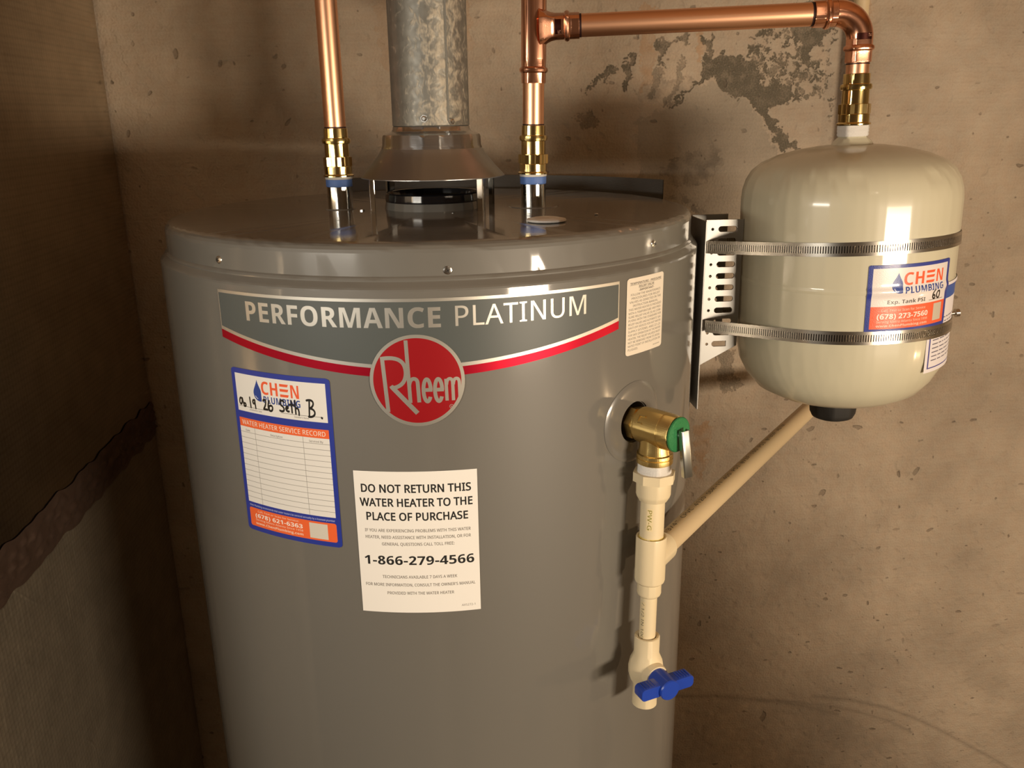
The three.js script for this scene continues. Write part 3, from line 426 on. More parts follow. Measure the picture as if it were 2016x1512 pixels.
{
  const p = NIP[1], b = V3(p.x, BRASS0, p.z), d = TEE.clone().sub(b).normalize();
  brassAdapter(cold, b, d); const q0 = b.clone().addScaledVector(d, 0.047);
  part('riser_pipe', rod(q0, TEE.clone().addScaledVector(d, -0.02), RP, 48), M.copper, cold); part('ink_mark', ringMark(b.clone().addScaledVector(d, 0.0503), d), M.ink, cold);
  part('upper_pipe', rod(TEE.clone().addScaledVector(d, 0.04), V3(TEE.x + 0.0005, CEIL - H, TEE.z), RP, 48), M.copper, cold);
  const e = ELB.clone().sub(TEE), L = e.length(); e.normalize();
  const main = along(lathe([[0.0114, -0.0535], [0.0126, -0.0532], [0.0127, -0.0445], ...bead(0.0127, 0.0030, -0.0405), [0.0127, -0.036], [0.0130, -0.030], [0.0129, 0.03], [0.0127, 0.036], ...bead(0.0127, 0.0030, 0.0405), [0.0127, 0.0445], [0.0126, 0.0532], [0.0114, 0.0535]], 64, 0.7), TEE, d);
  const branch = along(lathe([[0.0205, 0.006], [0.0178, 0.0105], [0.0152, 0.0142], [0.0138, 0.0175], [0.0130, 0.0215], [0.0128, 0.0275], ...bead(0.0127, 0.0030, 0.0335), [0.0127, 0.0375], [0.0126, 0.0460], [0.0114, 0.0463]], 64, 0.9), TEE, e);
  const tee = part('tee', merge([main, branch]), M.copperFit, cold, 'copper press tee');
  part('branch_pipe', rod(TEE.clone().addScaledVector(e, 0.03), ELB.clone().addScaledVector(e, -0.03), RP, 48), M.copper, cold);
  part('ink_mark', ringMark(TEE.clone().addScaledVector(e, 0.0472), e, RP + 0.0002, 0.0018), M.ink, cold);
  const st = patch(0.0131, -32, 32, 0.0215, 0.0278, { nu: 10, nv: 2 }); const stampTex = tex(canvas(64, 128, (c) => { c.fillStyle = '#3a1710'; c.fillRect(0, 0, 64, 128); c.fillStyle = '#d9a58b'; c.font = 'bold 40px sans-serif'; c.save(); c.translate(46, 12); c.rotate(Math.PI / 2); c.fillText('3/4', 0, 0); c.restore(); }));
  M.stamp = S({ map: stampTex, metalness: 0.8, roughness: 0.4 });
  const alongZ = (g, at, dir, az) => { const Z = V3(0, 0, 1), y = dir.clone().normalize(), x = V3().crossVectors(y, Z).normalize(), z = V3().crossVectors(x, y); g.rotateY(az); g.applyMatrix4(new THREE.Matrix4().makeBasis(x, y, z)); g.translate(at.x, at.y, at.z); return g; };
  part('stamp', alongZ(st, TEE, e, 0.1), M.stamp, tee);
  // elbow: arc from the branch direction to the drop direction
  const drop = V3(0.026, -1, 0.0).normalize(), rb = 0.025, s0 = ELB.clone().addScaledVector(e, -rb), s1 = ELB.clone().addScaledVector(drop, rb);
  const curve = new THREE.QuadraticBezierCurve3(s0, ELB.clone(), s1); class Arc extends THREE.Curve { getPoint(t, o = V3()) { const a = t * Math.PI / 2, c = s0.clone().add(s1).sub(ELB); return o.copy(c).addScaledVector(s0.clone().sub(c), Math.cos(a)).addScaledVector(s1.clone().sub(c), Math.sin(a)); } }
  const arc = new THREE.TubeGeometry(new Arc(), 28, 0.0128, 40, false);
  const sock = (at, dir) => along(lathe([[0.0126, 0], [0.0127, 0.003], ...bead(0.0127, 0.0030, 0.0085), [0.0127, 0.0125], [0.0126, 0.0218], [0.0114, 0.0222]], 56, 0.8), at, dir);
  const elbow = part('elbow', merge([arc, sock(s0, e.clone().negate()), sock(s1, drop)]), M.copperFit, cold, 'copper press elbow');
  part('stamp', alongZ(patch(0.0131, -35, 35, 0, 0.0060, { nu: 10, nv: 2 }), s1.clone().addScaledVector(drop, 0.001), drop.clone().negate(), -0.05), M.stamp, elbow);
  part('ink_mark', ringMark(s0.clone().addScaledVector(e, -0.0232), e, RP + 0.0002, 0.0018), M.ink, cold);
  const f = s1.clone().addScaledVector(drop, 0.020), g2 = s1.clone().addScaledVector(drop, 0.042); part('drop_pipe', rod(f, g2, RP, 48), M.copper, cold); part('ink_mark', ringMark(s1.clone().addScaledVector(drop, 0.0232), drop), M.ink, cold);
  const lip = V3(0.4322, 0.0735, 0.0665).clone();
  const top = s1.clone().addScaledVector(drop, 0.0335), lipAt = top.clone().addScaledVector(drop, 0.0485); globalThis.tankTop = lipAt.clone();
  brassAdapter(cold, lipAt, drop.clone().negate(), 1.04);
}

// ------------------------------------------------------------------ relief valve, discharge pipe and ball valve
const SV = onJacket(TA, TH0), OUT = V3(Math.sin(rad(TA)), 0, Math.cos(rad(TA)));
const rv = thing('relief_valve', 'brass relief valve with a green disc and steel lever on the heater side', 'relief valve', [SV.x, H + SV.y, SV.z]);
const DP = OUT.clone().multiplyScalar(0.0250);                        // axis of the outlet
{
  const O = V3(0, 0, 0);
  part('inlet', along(lathe([[0.0125, -0.034], [0.0125, 0.004], [0.0138, 0.0045], [0.0140, 0.010], [0.0128, 0.0106]], 40), O, OUT), M.brassCast, rv);
  const hx = new THREE.CylinderGeometry(0.0158, 0.0158, 0.006, 6); hx.translate(0, 0.0035, 0); part('hex_nut', along(crease(hx, 0.3), O, OUT), M.brassCast, rv);
  const body = lathe([[0.012, 0.0098], [0.0162, 0.0100], [0.0166, 0.012], [0.0166, 0.036], [0.0163, 0.0364], [0.0163, 0.0370], [0.0166, 0.0374], [0.0160, 0.0480], [0.0140, 0.0490]], 56, 0.5);
  const outlet = lathe([[0.0130, 0.0], [0.0138, -0.010], [0.0142, -0.0180], [0.0150, -0.0225], [0.0163, -0.0235], [0.0165, -0.0262], [0.0158, -0.0268], [0.0165, -0.0274], [0.0164, -0.0320], [0.0150, -0.0328], [0.0120, -0.0328]], 56, 0.5); outlet.translate(DP.x, 0, DP.z);
  const bd = part('body', merge([along(body, O, OUT), outlet]), M.brassCast, rv);
  const sx = V3().crossVectors(UP, OUT), mp = DP.clone().addScaledVector(OUT, -0.008), face = OUT.clone().negate().cross(UP).negate();
  { const fr = V3(0.18, 0.30, 0.94).normalize(), tg = OUT.clone(), nn = fr.clone().addScaledVector(tg, -fr.dot(tg)).normalize(), up = V3().crossVectors(nn, tg).normalize();
    const M4 = new THREE.Matrix4().makeBasis(tg, up.y > 0 ? up : up.negate(), nn);
    const bar = (x, y, w, h) => { const g = new THREE.BoxGeometry(w, h, 0.0010); g.translate(x, y, 0.0167); g.applyMatrix4(M4); return g; };
    part('cast_mark', merge([bar(0.0185, 0.0042, 0.0070, 0.0013), bar(0.0185, -0.0028, 0.0045, 0.0012), bar(0.0157, 0.0012, 0.0012, 0.0050)]), M.brass, bd); }
  part('green_disc', along(lathe([[0, 0.0488], [0.0158, 0.0488], [0.0160, 0.0496], [0.0156, 0.0503], [0.008, 0.0506], [0, 0.0506]], 48, 0.4), O, OUT), M.green, rv, 'green enamelled end disc');
  part('stem', along(lathe([[0, 0.05], [0.0030, 0.05], [0.0030, 0.0545], [0, 0.0550]], 20), O, OUT), M.lever, rv);
  // lever: folded steel strip hanging from the stem
  const s = new THREE.Shape(); s.moveTo(-0.0040, 0.0025); s.lineTo(-0.0040, -0.0010); s.quadraticCurveTo(-0.004, -0.0022, -0.0026, -0.0022); s.lineTo(0.0026, -0.0022); s.quadraticCurveTo(0.004, -0.0022, 0.004, -0.001); s.lineTo(0.004, 0.0025); s.lineTo(0.0031, 0.0025); s.lineTo(0.0031, -0.0008); s.quadraticCurveTo(0.003, -0.0013, 0.0024, -0.0013); s.lineTo(-0.0024, -0.0013); s.quadraticCurveTo(-0.003, -0.0013, -0.0031, -0.0008); s.lineTo(-0.0031, 0.0025);
  const g = new THREE.ExtrudeGeometry(s, { depth: 0.043, bevelEnabled: true, bevelSize: 0.0003, bevelThickness: 0.0003, bevelSegments: 2, curveSegments: 6 });
  const ax = V3(0.105, -1, 0.02).normalize(), nrm = V3(0.30, 0, 0.95).addScaledVector(ax, -V3(0.30, 0, 0.95).dot(ax)).normalize(), side = V3().crossVectors(nrm.clone().negate(), ax).normalize();
  g.applyMatrix4(new THREE.Matrix4().makeBasis(side, nrm.clone().negate(), ax)); const at = OUT.clone().multiplyScalar(0.0555); g.translate(at.x, 0.005, at.z); part('lever', crease(g, 0.5), M.lever, rv, 'bent steel test lever');
}
const dTop = V3(SV.x + DP.x, H + SV.y - 0.0328, SV.z + DP.z), dDir = V3(-0.018, -1, 0.045).normalize(), D = (s) => dTop.clone().addScaledVector(dDir, s);
const pipeWords = (text, col, size, w, h) => tex(canvas(w, h, (c) => { c.fillStyle = '#e6d6ae'; c.fillRect(0, 0, w, h); if (!text) return; c.fillStyle = col; c.font = size + 'px monospace'; c.fillText(text, 8, h * 0.72); }));
const dp = thing('discharge_pipe', 'cream plastic discharge pipe hanging from the relief valve, with a tee', 'plastic pipe', [0, 0, 0]);
{
  const down = (prof, s, seg = 56, a = 0.4) => along(lathe(prof, seg, a), D(s), dDir);
  part('thread_tape', down([[0.0135, -0.004], [0.0150, -0.001], [0.0153, 0.006], [0.0156, 0.0100], [0.0150, 0.0125]], 0, 40, 0.8), M.tapeWhite, dp, 'white thread tape');
  const hx = new THREE.CylinderGeometry(0.0195, 0.0195, 0.0085, 8); hx.translate(0, 0.0130, 0);
  part('male_adapter', merge([along(crease(hx, 0.3), D(0), dDir), down([[0.0150, 0.008], [0.0160, 0.017], [0.0158, 0.030], [0.0150, 0.0325], [0.0128, 0.0362], [0.0113, 0.0366]], 0)]), M.cpvc, dp);
  const up = part('upper_pipe', rod(D(0.030), D(0.075), 0.0111, 48, true), M.cpvc, dp);
  // printed letters on the pipe
  const word = (str, r, az0, az1, len, s, col, parent, base = '#ecd9ae') => {
    const cv = canvas(512, 96, (c, w, h) => { c.fillStyle = base; c.fillRect(0, 0, w, h); c.fillStyle = col; fitText(c, str, 16, h * 0.8, w - 32, h * 0.6, REG); });
    const g = patch(r, az0, az1, -len / 2, len / 2, { nu: 10, nv: 4 }), uv = g.attributes.uv; for (let i = 0; i < uv.count; i++) { const u = uv.getX(i), v = uv.getY(i); uv.setXY(i, 1 - v, u); }
    const y = dDir.clone().negate(), z = V3(0.15, 0, 1), x = V3().crossVectors(y, z).normalize(), zz = V3().crossVectors(x, y); g.applyMatrix4(new THREE.Matrix4().makeBasis(x, y, zz)); const q = D(s); g.translate(q.x, q.y, q.z);
    return part('print', g, P({ map: tex(cv), roughness: 0.42, clearcoat: 0.25, clearcoatRoughness: 0.35 }), parent);
  };
  word('PW-G', 0.01116, -52, -18, 0.022, 0.0525, '#8a8420', up);
  part('glue', along(lathe([[0.0112, 0.0715], [0.0122, 0.0742], [0.0125, 0.0752]], 40), D(0), dDir), M.glue, dp);
  const T0 = 0.072, tb = lathe([[0.0112, T0 + 0.0035], [0.0122, T0 + 0.0005], [0.0138, T0], [0.0142, T0 + 0.001], [0.0142, T0 + 0.0430], [0.0136, T0 + 0.0450], [0.0115, T0 + 0.0472], [0.0110, T0 + 0.0472]], 56, 0.4);
  const B = D(T0 + 0.0225), E = V3(0.494, H - 0.299, -0.13), bd = E.clone().sub(B).normalize();
  const bh = lathe([[0.0142, 0.0], [0.0142, 0.0275], [0.0136, 0.0295], [0.0113, 0.0320]], 48, 0.4);
  part('tee', merge([along(tb, D(0), dDir), along(bh, B, bd)]), M.cpvc, dp);
  part('bushing', down([[0.0112, T0 + 0.046], [0.0113, T0 + 0.0570], [0.0106, T0 + 0.0590], [0.0088, T0 + 0.0608], [0.0080, T0 + 0.0610]], 0), M.cpvc, dp);
  const lo = part('lower_pipe', rod(D(T0 + 0.055), D(0.186), 0.0079, 40, true), M.cpvc, dp);
  word('/ 1/2 IN 100', 0.00797, -80, -44, 0.040, 0.157, '#6d6a55', lo);
  const END = B.clone().addScaledVector(bd, 0.60);
  const br = part('branch_pipe', rod(B.clone().addScaledVector(bd, 0.024), B.clone().addScaledVector(bd, 0.56), 0.0111, 48, true), M.cpvcOld, dp, 'long branch pipe with black print');
  {
    const cv = canvas(2048, 96, (c, w, h) => { c.fillStyle = '#d6be92'; c.fillRect(0, 0, w, h); c.fillStyle = '#3a3826'; c.font = '64px monospace'; c.fillText('3/4" CPVC 4120 SDR-11 400 PSI @73F 100 PSI @180F ASTM', 20, 72, 1990); });
    const L = 0.36, g = patch(0.01117, -26, 26, -L / 2, L / 2, { nu: 10, nv: 24 }), uv = g.attributes.uv; for (let i = 0; i < uv.count; i++) { const u = uv.getX(i), v = uv.getY(i); uv.setXY(i, 1 - v, u); }
    const y = bd.clone().negate(), z = V3(-0.55, 0.62, 0.55), x = V3().crossVectors(y, z).normalize(), zz = V3().crossVectors(x, y); g.applyMatrix4(new THREE.Matrix4().makeBasis(x, y, zz)); const q = B.clone().addScaledVector(bd, 0.035 + L / 2); g.translate(q.x, q.y, q.z);
    part('print', g, P({ map: tex(cv), roughness: 0.5 }), br);
  }
}
const bv = thing('ball_valve', 'small cream ball valve with a blue butterfly handle at the pipe end', 'ball valve', [0, 0, 0]);
{
  const s = 0.1745, prof = [[0.0080, s + 0.004], [0.0088, s + 0.0008], [0.0112, s], [0.0121, s + 0.0006], [0.0121, s + 0.0180], [0.0130, s + 0.0205], [0.0155, s + 0.0260], [0.0168, s + 0.0330], [0.0166, s + 0.0395], [0.0148, s + 0.0460], [0.0124, s + 0.0500], [0.0119, s + 0.0520], [0.0119, s + 0.0735], [0.0112, s + 0.0742], [0.0092, s + 0.0742], [0.0085, s + 0.060]];
  const C = D(s + 0.0345), ax = V3(Math.sin(rad(20)), 0, Math.cos(rad(20))), pr = V3().crossVectors(UP, ax);
  part('body', merge([along(lathe(prof, 56, 0.6), D(0), dDir), along(lathe([[0.0125, 0.006], [0.0122, 0.0175], [0.0115, 0.0195], [0.0060, 0.0200]], 48, 0.5), C, ax)]), M.cpvc, bv);
  const Bm = new THREE.Matrix4().makeBasis(pr, UP.clone(), ax).setPosition(C);
  const hub = along(lathe([[0.0102, 0.0190], [0.0104, 0.0200], [0.0102, 0.0400], [0.0095, 0.0412], [0, 0.0414]], 48, 0.5), V3(0, 0, 0), V3(0, 0, 1));
  const w = new THREE.Shape(); w.moveTo(0.006, -0.0052); w.lineTo(0.0245, -0.0052); w.quadraticCurveTo(0.0275, -0.0050, 0.0278, -0.002); w.lineTo(0.0278, 0.002); w.quadraticCurveTo(0.0275, 0.0050, 0.0245, 0.0052); w.lineTo(0.006, 0.0052);
  const wings = [1, -1].map((k) => { const g = new THREE.ExtrudeGeometry(w, { depth: 0.0115, bevelEnabled: true, bevelSize: 0.0009, bevelThickness: 0.0009, bevelSegments: 3 }); if (k < 0) g.rotateZ(Math.PI); g.translate(0, 0, 0.0255); return crease(g, 0.5); });
  const handle = part('handle', merge([hub, ...wings]).applyMatrix4(Bm), M.blueHandle, bv, 'blue plastic butterfly handle');
  for (const k of [1, -1]) for (let i = 0; i < 5; i++) { const g = new RoundedBoxGeometry(0.0007, 0.0013, 0.0100, 1, 0.0003); g.translate(k * (0.0135 + i * 0.0028), 0.0061, 0.0312); g.applyMatrix4(Bm); part('grip_rib', g, M.blueHandle, handle); }
}
// vertical drain pipe on the wall behind the elbow
{
  const wp = thing('wall_pipe', 'old cream plastic pipe running up the concrete wall behind the copper elbow', 'plastic pipe', [0, H, 0]);
  const a = V3(0.612, -0.16, -0.318), b = V3(0.5965, CEIL - H, -0.318);
  part('pipe', rod(a, b, 0.0105, 40), M.cpvcOld, wp);
  part('elbow', merge([new THREE.TubeGeometry(new THREE.CatmullRomCurve3([a.clone().add(V3(0, 0.02, 0)), a.clone(), a.clone().add(V3(-0.002, -0.018, 0.010)), a.clone().add(V3(-0.008, -0.026, 0.034))]), 20, 0.0135, 24, false)]), M.cpvcOld, wp);
}

// ------------------------------------------------------------------ expansion tank, its bracket and clamps
const tankUp = V3(-0.026, 1, 0.0).normalize();
const RT = 0.1088, tk = thing('expansion_tank', 'beige steel expansion tank strapped beside the heater under the copper elbow', 'expansion tank', [0, 0, 0]);
const tankC = tankTop.clone().add(V3(0, H, 0)).addScaledVector(tankUp, -0.1525);   // middle of the shell
tk.position.copy(tankC); tk.quaternion.setFromUnitVectors(UP, tankUp);
{
  const prof = [[0.0, -0.1380], [0.02, -0.1378], [0.045, -0.1358], [0.068, -0.1310], [0.086, -0.1215], [0.097, -0.1080], [0.1045, -0.0930], [0.1079, -0.0760], [RT, -0.0600], [RT, -0.0030], [RT + 0.0006, -0.0022], [RT + 0.0012, 0], [RT + 0.0006, 0.0022], [RT, 0.0030], [RT, 0.0800], [0.1077, 0.0900], [0.1048, 0.1000], [0.0995, 0.1090], [0.0900, 0.1170], [0.0740, 0.1240], [0.055, 0.1290], [0.034, 0.1322], [0.0205, 0.1334]];
  part('shell', lathe(prof, 144, 0.9), M.tank, tk);
  part('neck', lathe([[0.0215, 0.1322], [0.0192, 0.1358], [0.0165, 0.1385], [0.0148, 0.1400], [0.0138, 0.1412], [0.0136, 0.1450]], 48, 0.8), M.tank, tk);
  part('thread_tape', lathe([[0.0134, 0.1412], [0.0148, 0.1416], [0.0155, 0.1432], [0.0151, 0.1450], [0.0156, 0.1466], [0.0153, 0.1482], [0.0156, 0.1500], [0.0152, 0.1522]], 40, 0.8), M.tapeWhite, tk, 'white thread tape at the inlet');
  part('bottom_cap', lathe([[0, -0.1640], [0.0180, -0.1638], [0.0222, -0.1620], [0.0245, -0.1570], [0.0262, -0.1400], [0.02, -0.134]], 40, 0.5), M.dark, tk, 'black plastic valve cap');
  const overSeam = (y) => 0.0013 * Math.exp(-Math.pow(y / 0.0035, 2));   // the stickers ride over the seam
  const psi = canvas(1024, 700, (c, w, h) => {
    const X = (u) => u * w, Y = (v) => v * h; c.fillStyle = '#2a3a92'; c.fillRect(0, 0, w, h); c.fillStyle = '#e6dfdc'; c.fillRect(X(0.045), Y(0.05), X(0.91), Y(0.56)); c.fillStyle = '#ee6038'; c.fillRect(X(0.045), Y(0.61), X(0.91), Y(0.335));
    logo(c, X(0.24), Y(0.11), X(0.66), Y(0.33)); c.fillStyle = '#3a3634'; fitText(c, 'Exp. Tank PSI', X(0.20), Y(0.575), X(0.44), Y(0.055), BOLD); c.strokeStyle = '#3a3634'; c.lineWidth = 4; c.beginPath(); c.moveTo(X(0.69), Y(0.575)); c.lineTo(X(0.91), Y(0.575)); c.stroke();
    c.save(); hand(c, X(0.73), Y(0.43), 6.4, 6.2, '60'); c.restore();
    c.fillStyle = '#f6c9b8'; fitText(c, 'Call, Text or Scan for Service', X(0.40), Y(0.685), X(0.5), Y(0.035), REG, 'center'); fitText(c, 'Serving Metro Atlanta Since 1998', X(0.40), Y(0.855), X(0.58), Y(0.035), REG, 'center'); fitText(c, 'www.ChenPlumbing.com', X(0.40), Y(0.915), X(0.58), Y(0.035), BOLD, 'center');
    c.fillStyle = '#fbe9e0'; fitText(c, '(678) 273-7560', X(0.40), Y(0.795), X(0.58), Y(0.075), BOLD, 'center'); c.fillStyle = '#c9bfae'; c.fillRect(X(0.77), Y(0.64), X(0.135), Y(0.26));
  });
  part('pressure_sticker', patch(RT + 0.0006, -13.2, 37.5, -0.0395, 0.0265, { nu: 40, nv: 40, c: 0.002, uvY: [-0.0395, 0.0265], rise: overSeam }), P({ map: tex(psi), roughness: 0.35, clearcoat: 1, clearcoatRoughness: 0.08, bumpMap: grain, bumpScale: 0.0001 }), tk, 'glossy pressure sticker in blue, white and orange');
  part('maker_label', patch(RT + 0.0004, 23.5, 82, -0.0870, 0.0020, { nu: 36, nv: 60, uvY: [-0.0870, 0.0020], rise: overSeam }), P({ roughness: 0.5, map: tex(canvas(700, 1024, (c, w, h) => {
    c.fillStyle = '#ded8da'; c.fillRect(0, 0, w, h); c.strokeStyle = '#4a4a8c'; c.lineWidth = 14; c.strokeRect(34, 40, w - 68, h - 90); c.fillStyle = '#37559d'; c.fillRect(34, 40, w - 68, 150); c.fillStyle = '#6a6674';
    for (let i = 0; i < 11; i++) for (let x = 62; x < w - 70;) { const q = 20 + rnd() * 60; c.fillRect(x, 400 + i * 48, Math.min(q, w - 70 - x), 13); x += q + 12; }
  })) }), tk, 'white printed label with a blue border');
}
// bracket: channel with slotted flanges screwed to the jacket
const BRX = 0.2845, FZ1 = 0.054, FZ0 = 0.002;
const bk = thing('tank_bracket', 'zinc steel bracket with slotted flanges between the heater and beige tank', 'bracket', [0, H, 0]);
{
  const flange = () => {
    const s = new THREE.Shape(); s.moveTo(0, -0.0135); s.lineTo(0.0402, -0.0135); s.lineTo(0.0402, -0.150); s.lineTo(0.0, -0.1715);
    for (let i = 0; i < 11; i++) {
      const y = -0.0232 - 0.01245 * i; const h1 = new THREE.Path(); h1.absarc(0.0070, y, 0.0016, 0, Math.PI * 2, true); s.holes.push(h1);
      if (i === 10) { const h2 = new THREE.Path(); h2.moveTo(0.0155, y - 0.0032); h2.lineTo(0.0285, y - 0.0032); h2.lineTo(0.0285, y + 0.0032); h2.lineTo(0.0155, y + 0.0032); h2.absarc(0.0155, y, 0.0032, Math.PI / 2, Math.PI * 1.5, false); s.holes.push(h2); continue; }
      const h2 = new THREE.Path(); h2.absarc(0.0162, y, 0.0031, Math.PI / 2, Math.PI * 1.5, false); h2.absarc(0.0302, y, 0.0031, -Math.PI / 2, Math.PI / 2, false); s.holes.push(h2);
    }
    return s;
  };
  const ext = { depth: 0.0014, bevelEnabled: true, bevelSize: 0.0002, bevelThickness: 0.0002, bevelSegments: 1, curveSegments: 10 };
  for (const z of [FZ1, FZ0]) { const g = new THREE.ExtrudeGeometry(flange(), ext); g.translate(BRX, 0, z); part('flange', crease(g, 0.4), M.zinc, bk); }
  const web = new RoundedBoxGeometry(0.0016, 0.208, FZ1 - FZ0 + 0.0045, 2, 0.0006); web.translate(BRX - 0.0004, -0.1185, (FZ1 + FZ0) / 2 + 0.001); part('web', web, M.zinc, bk);
  for (const z of [FZ1, FZ0]) for (const y of [-0.205]) part('screw', along(lathe([[0.0030, 0], [0.0034, 0.0006], [0.0026, 0.0022], [0, 0.0026]], 6, 0.3), V3(BRX + 0.0004, y, (FZ1 + FZ0) / 2 + (z - FZ0 - 0.026) * 0.5), V3(1, 0, 0)), M.screw, bk);
}
// hose clamps: a slotted band round the tank and through the bracket
const slotCol = tex(canvas(64, 64, (c) => { c.fillStyle = '#c4bfb6'; c.fillRect(0, 0, 64, 64); c.fillStyle = '#17130f'; c.beginPath(); c.moveTo(20, 16); c.lineTo(42, 16); c.lineTo(36, 48); c.lineTo(14, 48); c.fill(); }));
const slotBump = tex(canvas(64, 64, (c) => { c.fillStyle = '#fff'; c.fillRect(0, 0, 64, 64); c.fillStyle = '#000'; c.beginPath(); c.moveTo(20, 16); c.lineTo(42, 16); c.lineTo(36, 48); c.lineTo(14, 48); c.fill(); }), false);
slotCol.wrapS = slotBump.wrapS = THREE.RepeatWrapping;
M.clamp = S({ map: slotCol, metalness: 1, roughness: 0.24, bumpMap: slotBump, bumpScale: 0.0006 });
function clamp(yl, tiltZ, tiltX, label, screwAz) {
  const g = thing('hose_clamp', label, 'hose clamp', [0, 0, 0], undefined); g.position.copy(tankC).addScaledVector(tankUp, yl); g.quaternion.setFromUnitVectors(UP, tankUp);
  g.quaternion.multiply(new THREE.Quaternion().setFromEuler(new THREE.Euler(tiltX, 0, tiltZ)));
  // path seen from above, in the clamp's own plane; the bracket web lies at local x = bxl
  const loc = (x, z) => { const v = V3(x, H - 0.07, z); return v.sub(g.position).applyQuaternion(g.quaternion.clone().invert()); };
  const R = RT + 0.0010, A = loc(BRX + 0.002, FZ1 + 0.0024), B = loc(BRX + 0.002, FZ0 - 0.0012), pts = [];
  const tang = (q, sgn) => { const d = Math.hypot(q.x, q.z), a = Math.atan2(q.z, q.x), b = Math.acos(R / d); return a + sgn * b; };
  let a0 = tang(A, -1), a1 = tang(B, 1); while (a1 < a0) a1 += 2 * Math.PI; while (a0 > Math.PI) { a0 -= 2 * Math.PI; a1 -= 2 * Math.PI; }
  // go from A round the front (+z), the right and the back to B
  let s0 = a0, s1 = a1; if (s1 > s0) s1 -= 2 * Math.PI; 
  for (let i = 0; i <= 14; i++) pts.push([A.x + (R * Math.cos(s0) - A.x) * i / 14, A.z + (R * Math.sin(s0) - A.z) * i / 14]);
  for (let i = 1; i <= 150; i++) { const a = s0 + (s1 - s0) * i / 150; pts.push([R * Math.cos(a), R * Math.sin(a)]); }
  for (let i = 1; i <= 14; i++) pts.push([R * Math.cos(s1) + (B.x - R * Math.cos(s1)) * i / 14, R * Math.sin(s1) + (B.z - R * Math.sin(s1)) * i / 14]);
  const hh = 0.0066, th = 0.0007, pos = [], nor = [], uv = [], ix = []; let len = 0;
  const row = []; for (let i = 0; i < pts.length; i++) { const p = pts[i], q = pts[Math.min(i + 1, pts.length - 1)], o = pts[Math.max(i - 1, 0)]; const tx = q[0] - o[0], tz = q[1] - o[1], l = Math.hypot(tx, tz); if (i) len += Math.hypot(p[0] - o[0], p[1] - o[1]) / (i > 1 && i < pts.length - 1 ? 1 : 1); row.push([p, [-tz / l, tx / l], len]); }
  const cs = [[-hh, 0.0], [-hh + 0.0006, th], [-hh * 0.6, th], [hh * 0.6, th], [hh - 0.0006, th], [hh, 0]];
  let L = 0; for (let i = 0; i < row.length; i++) { if (i) L += Math.hypot(row[i][0][0] - row[i - 1][0][0], row[i][0][1] - row[i - 1][0][1]); let [nx, nz] = row[i][1]; const out = i <= 14 ? 1 : 1; if (nx * row[i][0][0] + nz * row[i][0][1] < 0) { nx = -nx; nz = -nz; }
    for (const [y, o] of cs) { pos.push(row[i][0][0] + nx * o, y, row[i][0][1] + nz * o); nor.push(nx, 0, nz); uv.push(L / 0.0024, 0.5 + y / hh / 2); } }
  const m = cs.length; for (let i = 0; i < row.length - 1; i++) for (let j = 0; j < m - 1; j++) { const a = i * m + j; ix.push(a, a + m + 1, a + 1, a, a + m, a + m + 1); }
  const geo = new THREE.BufferGeometry(); geo.setAttribute('position', new THREE.Float32BufferAttribute(pos, 3)); geo.setAttribute('normal', new THREE.Float32BufferAttribute(nor, 3)); geo.setAttribute('uv', new THREE.Float32BufferAttribute(uv, 2)); geo.setIndex(ix);
  const mat = M.clamp.clone(); mat.side = THREE.DoubleSide; part('band', geo, mat, g);
  const ang = rad(screwAz), dir = V3(Math.sin(ang), 0, Math.cos(ang)), tan = V3(Math.cos(ang), 0, -Math.sin(ang));
  const Mx = new THREE.Matrix4().makeBasis(tan, UP.clone(), dir).setPosition(dir.clone().multiplyScalar(R + th));
  const hs = new RoundedBoxGeometry(0.014, 0.0125, 0.0050, 2, 0.0012); hs.translate(0, 0, 0.0024); part('screw_housing', hs.applyMatrix4(Mx), M.steel, g);
  const sc = along(lathe([[0.0022, -0.010], [0.0022, 0.0085], [0.0046, 0.0086], [0.0046, 0.0125], [0.0030, 0.0132], [0.0018, 0.0128], [0, 0.0122]], 24, 0.4), V3(0, 0.0005, 0.0056), V3(0, 0.10, 1)); sc.rotateY(0); part('worm_screw', sc.applyMatrix4(Mx), M.steel, g);
  return g;
}
clamp(0.0370, 0.014, -0.054, 'upper stainless hose clamp round the beige tank above its pressure sticker', 150);
clamp(-0.0505, -0.002, -0.054, 'lower stainless hose clamp round the beige tank, screw head at the right', 84);

// ------------------------------------------------------------------ flashing strip behind the lid, cable beside the heater
{
  const f = thing('metal_flashing', 'dull curved sheet-metal strip standing behind the right rear of the heater lid', 'metal strip', [0, H, 0]);
  const a = patch(0.3300, 118, 205, -0.06, 0.0135, { nu: 40, nv: 2 }), b = patch(0.3288, 118, 205, -0.06, 0.0135, { nu: 40, nv: 2 });
  part('strip', merge([a, b]), S({ color: rgb(0.16, 0.155, 0.145), metalness: 0.5, roughness: 0.55, side: THREE.DoubleSide, bumpMap: grain, bumpScale: 0.0003 }), f);
  const l = thing('cable', 'thin dark cable hanging in the gap between the duct and the heater', 'cable', [0, 0, 0]);
  const c = new THREE.CatmullRomCurve3([V3(-0.305, 1.10, -0.12), V3(-0.318, 0.8, -0.10), V3(-0.322, 0.6, -0.09), V3(-0.338, 0.40, -0.06), V3(-0.345, 0.2, -0.02), V3(-0.34, 0.01, 0.02)]);
  part('sheath', new THREE.TubeGeometry(c, 60, 0.0035, 12, false), S({ color: rgb(0.06, 0.06, 0.055), roughness: 0.5 }), l);
}

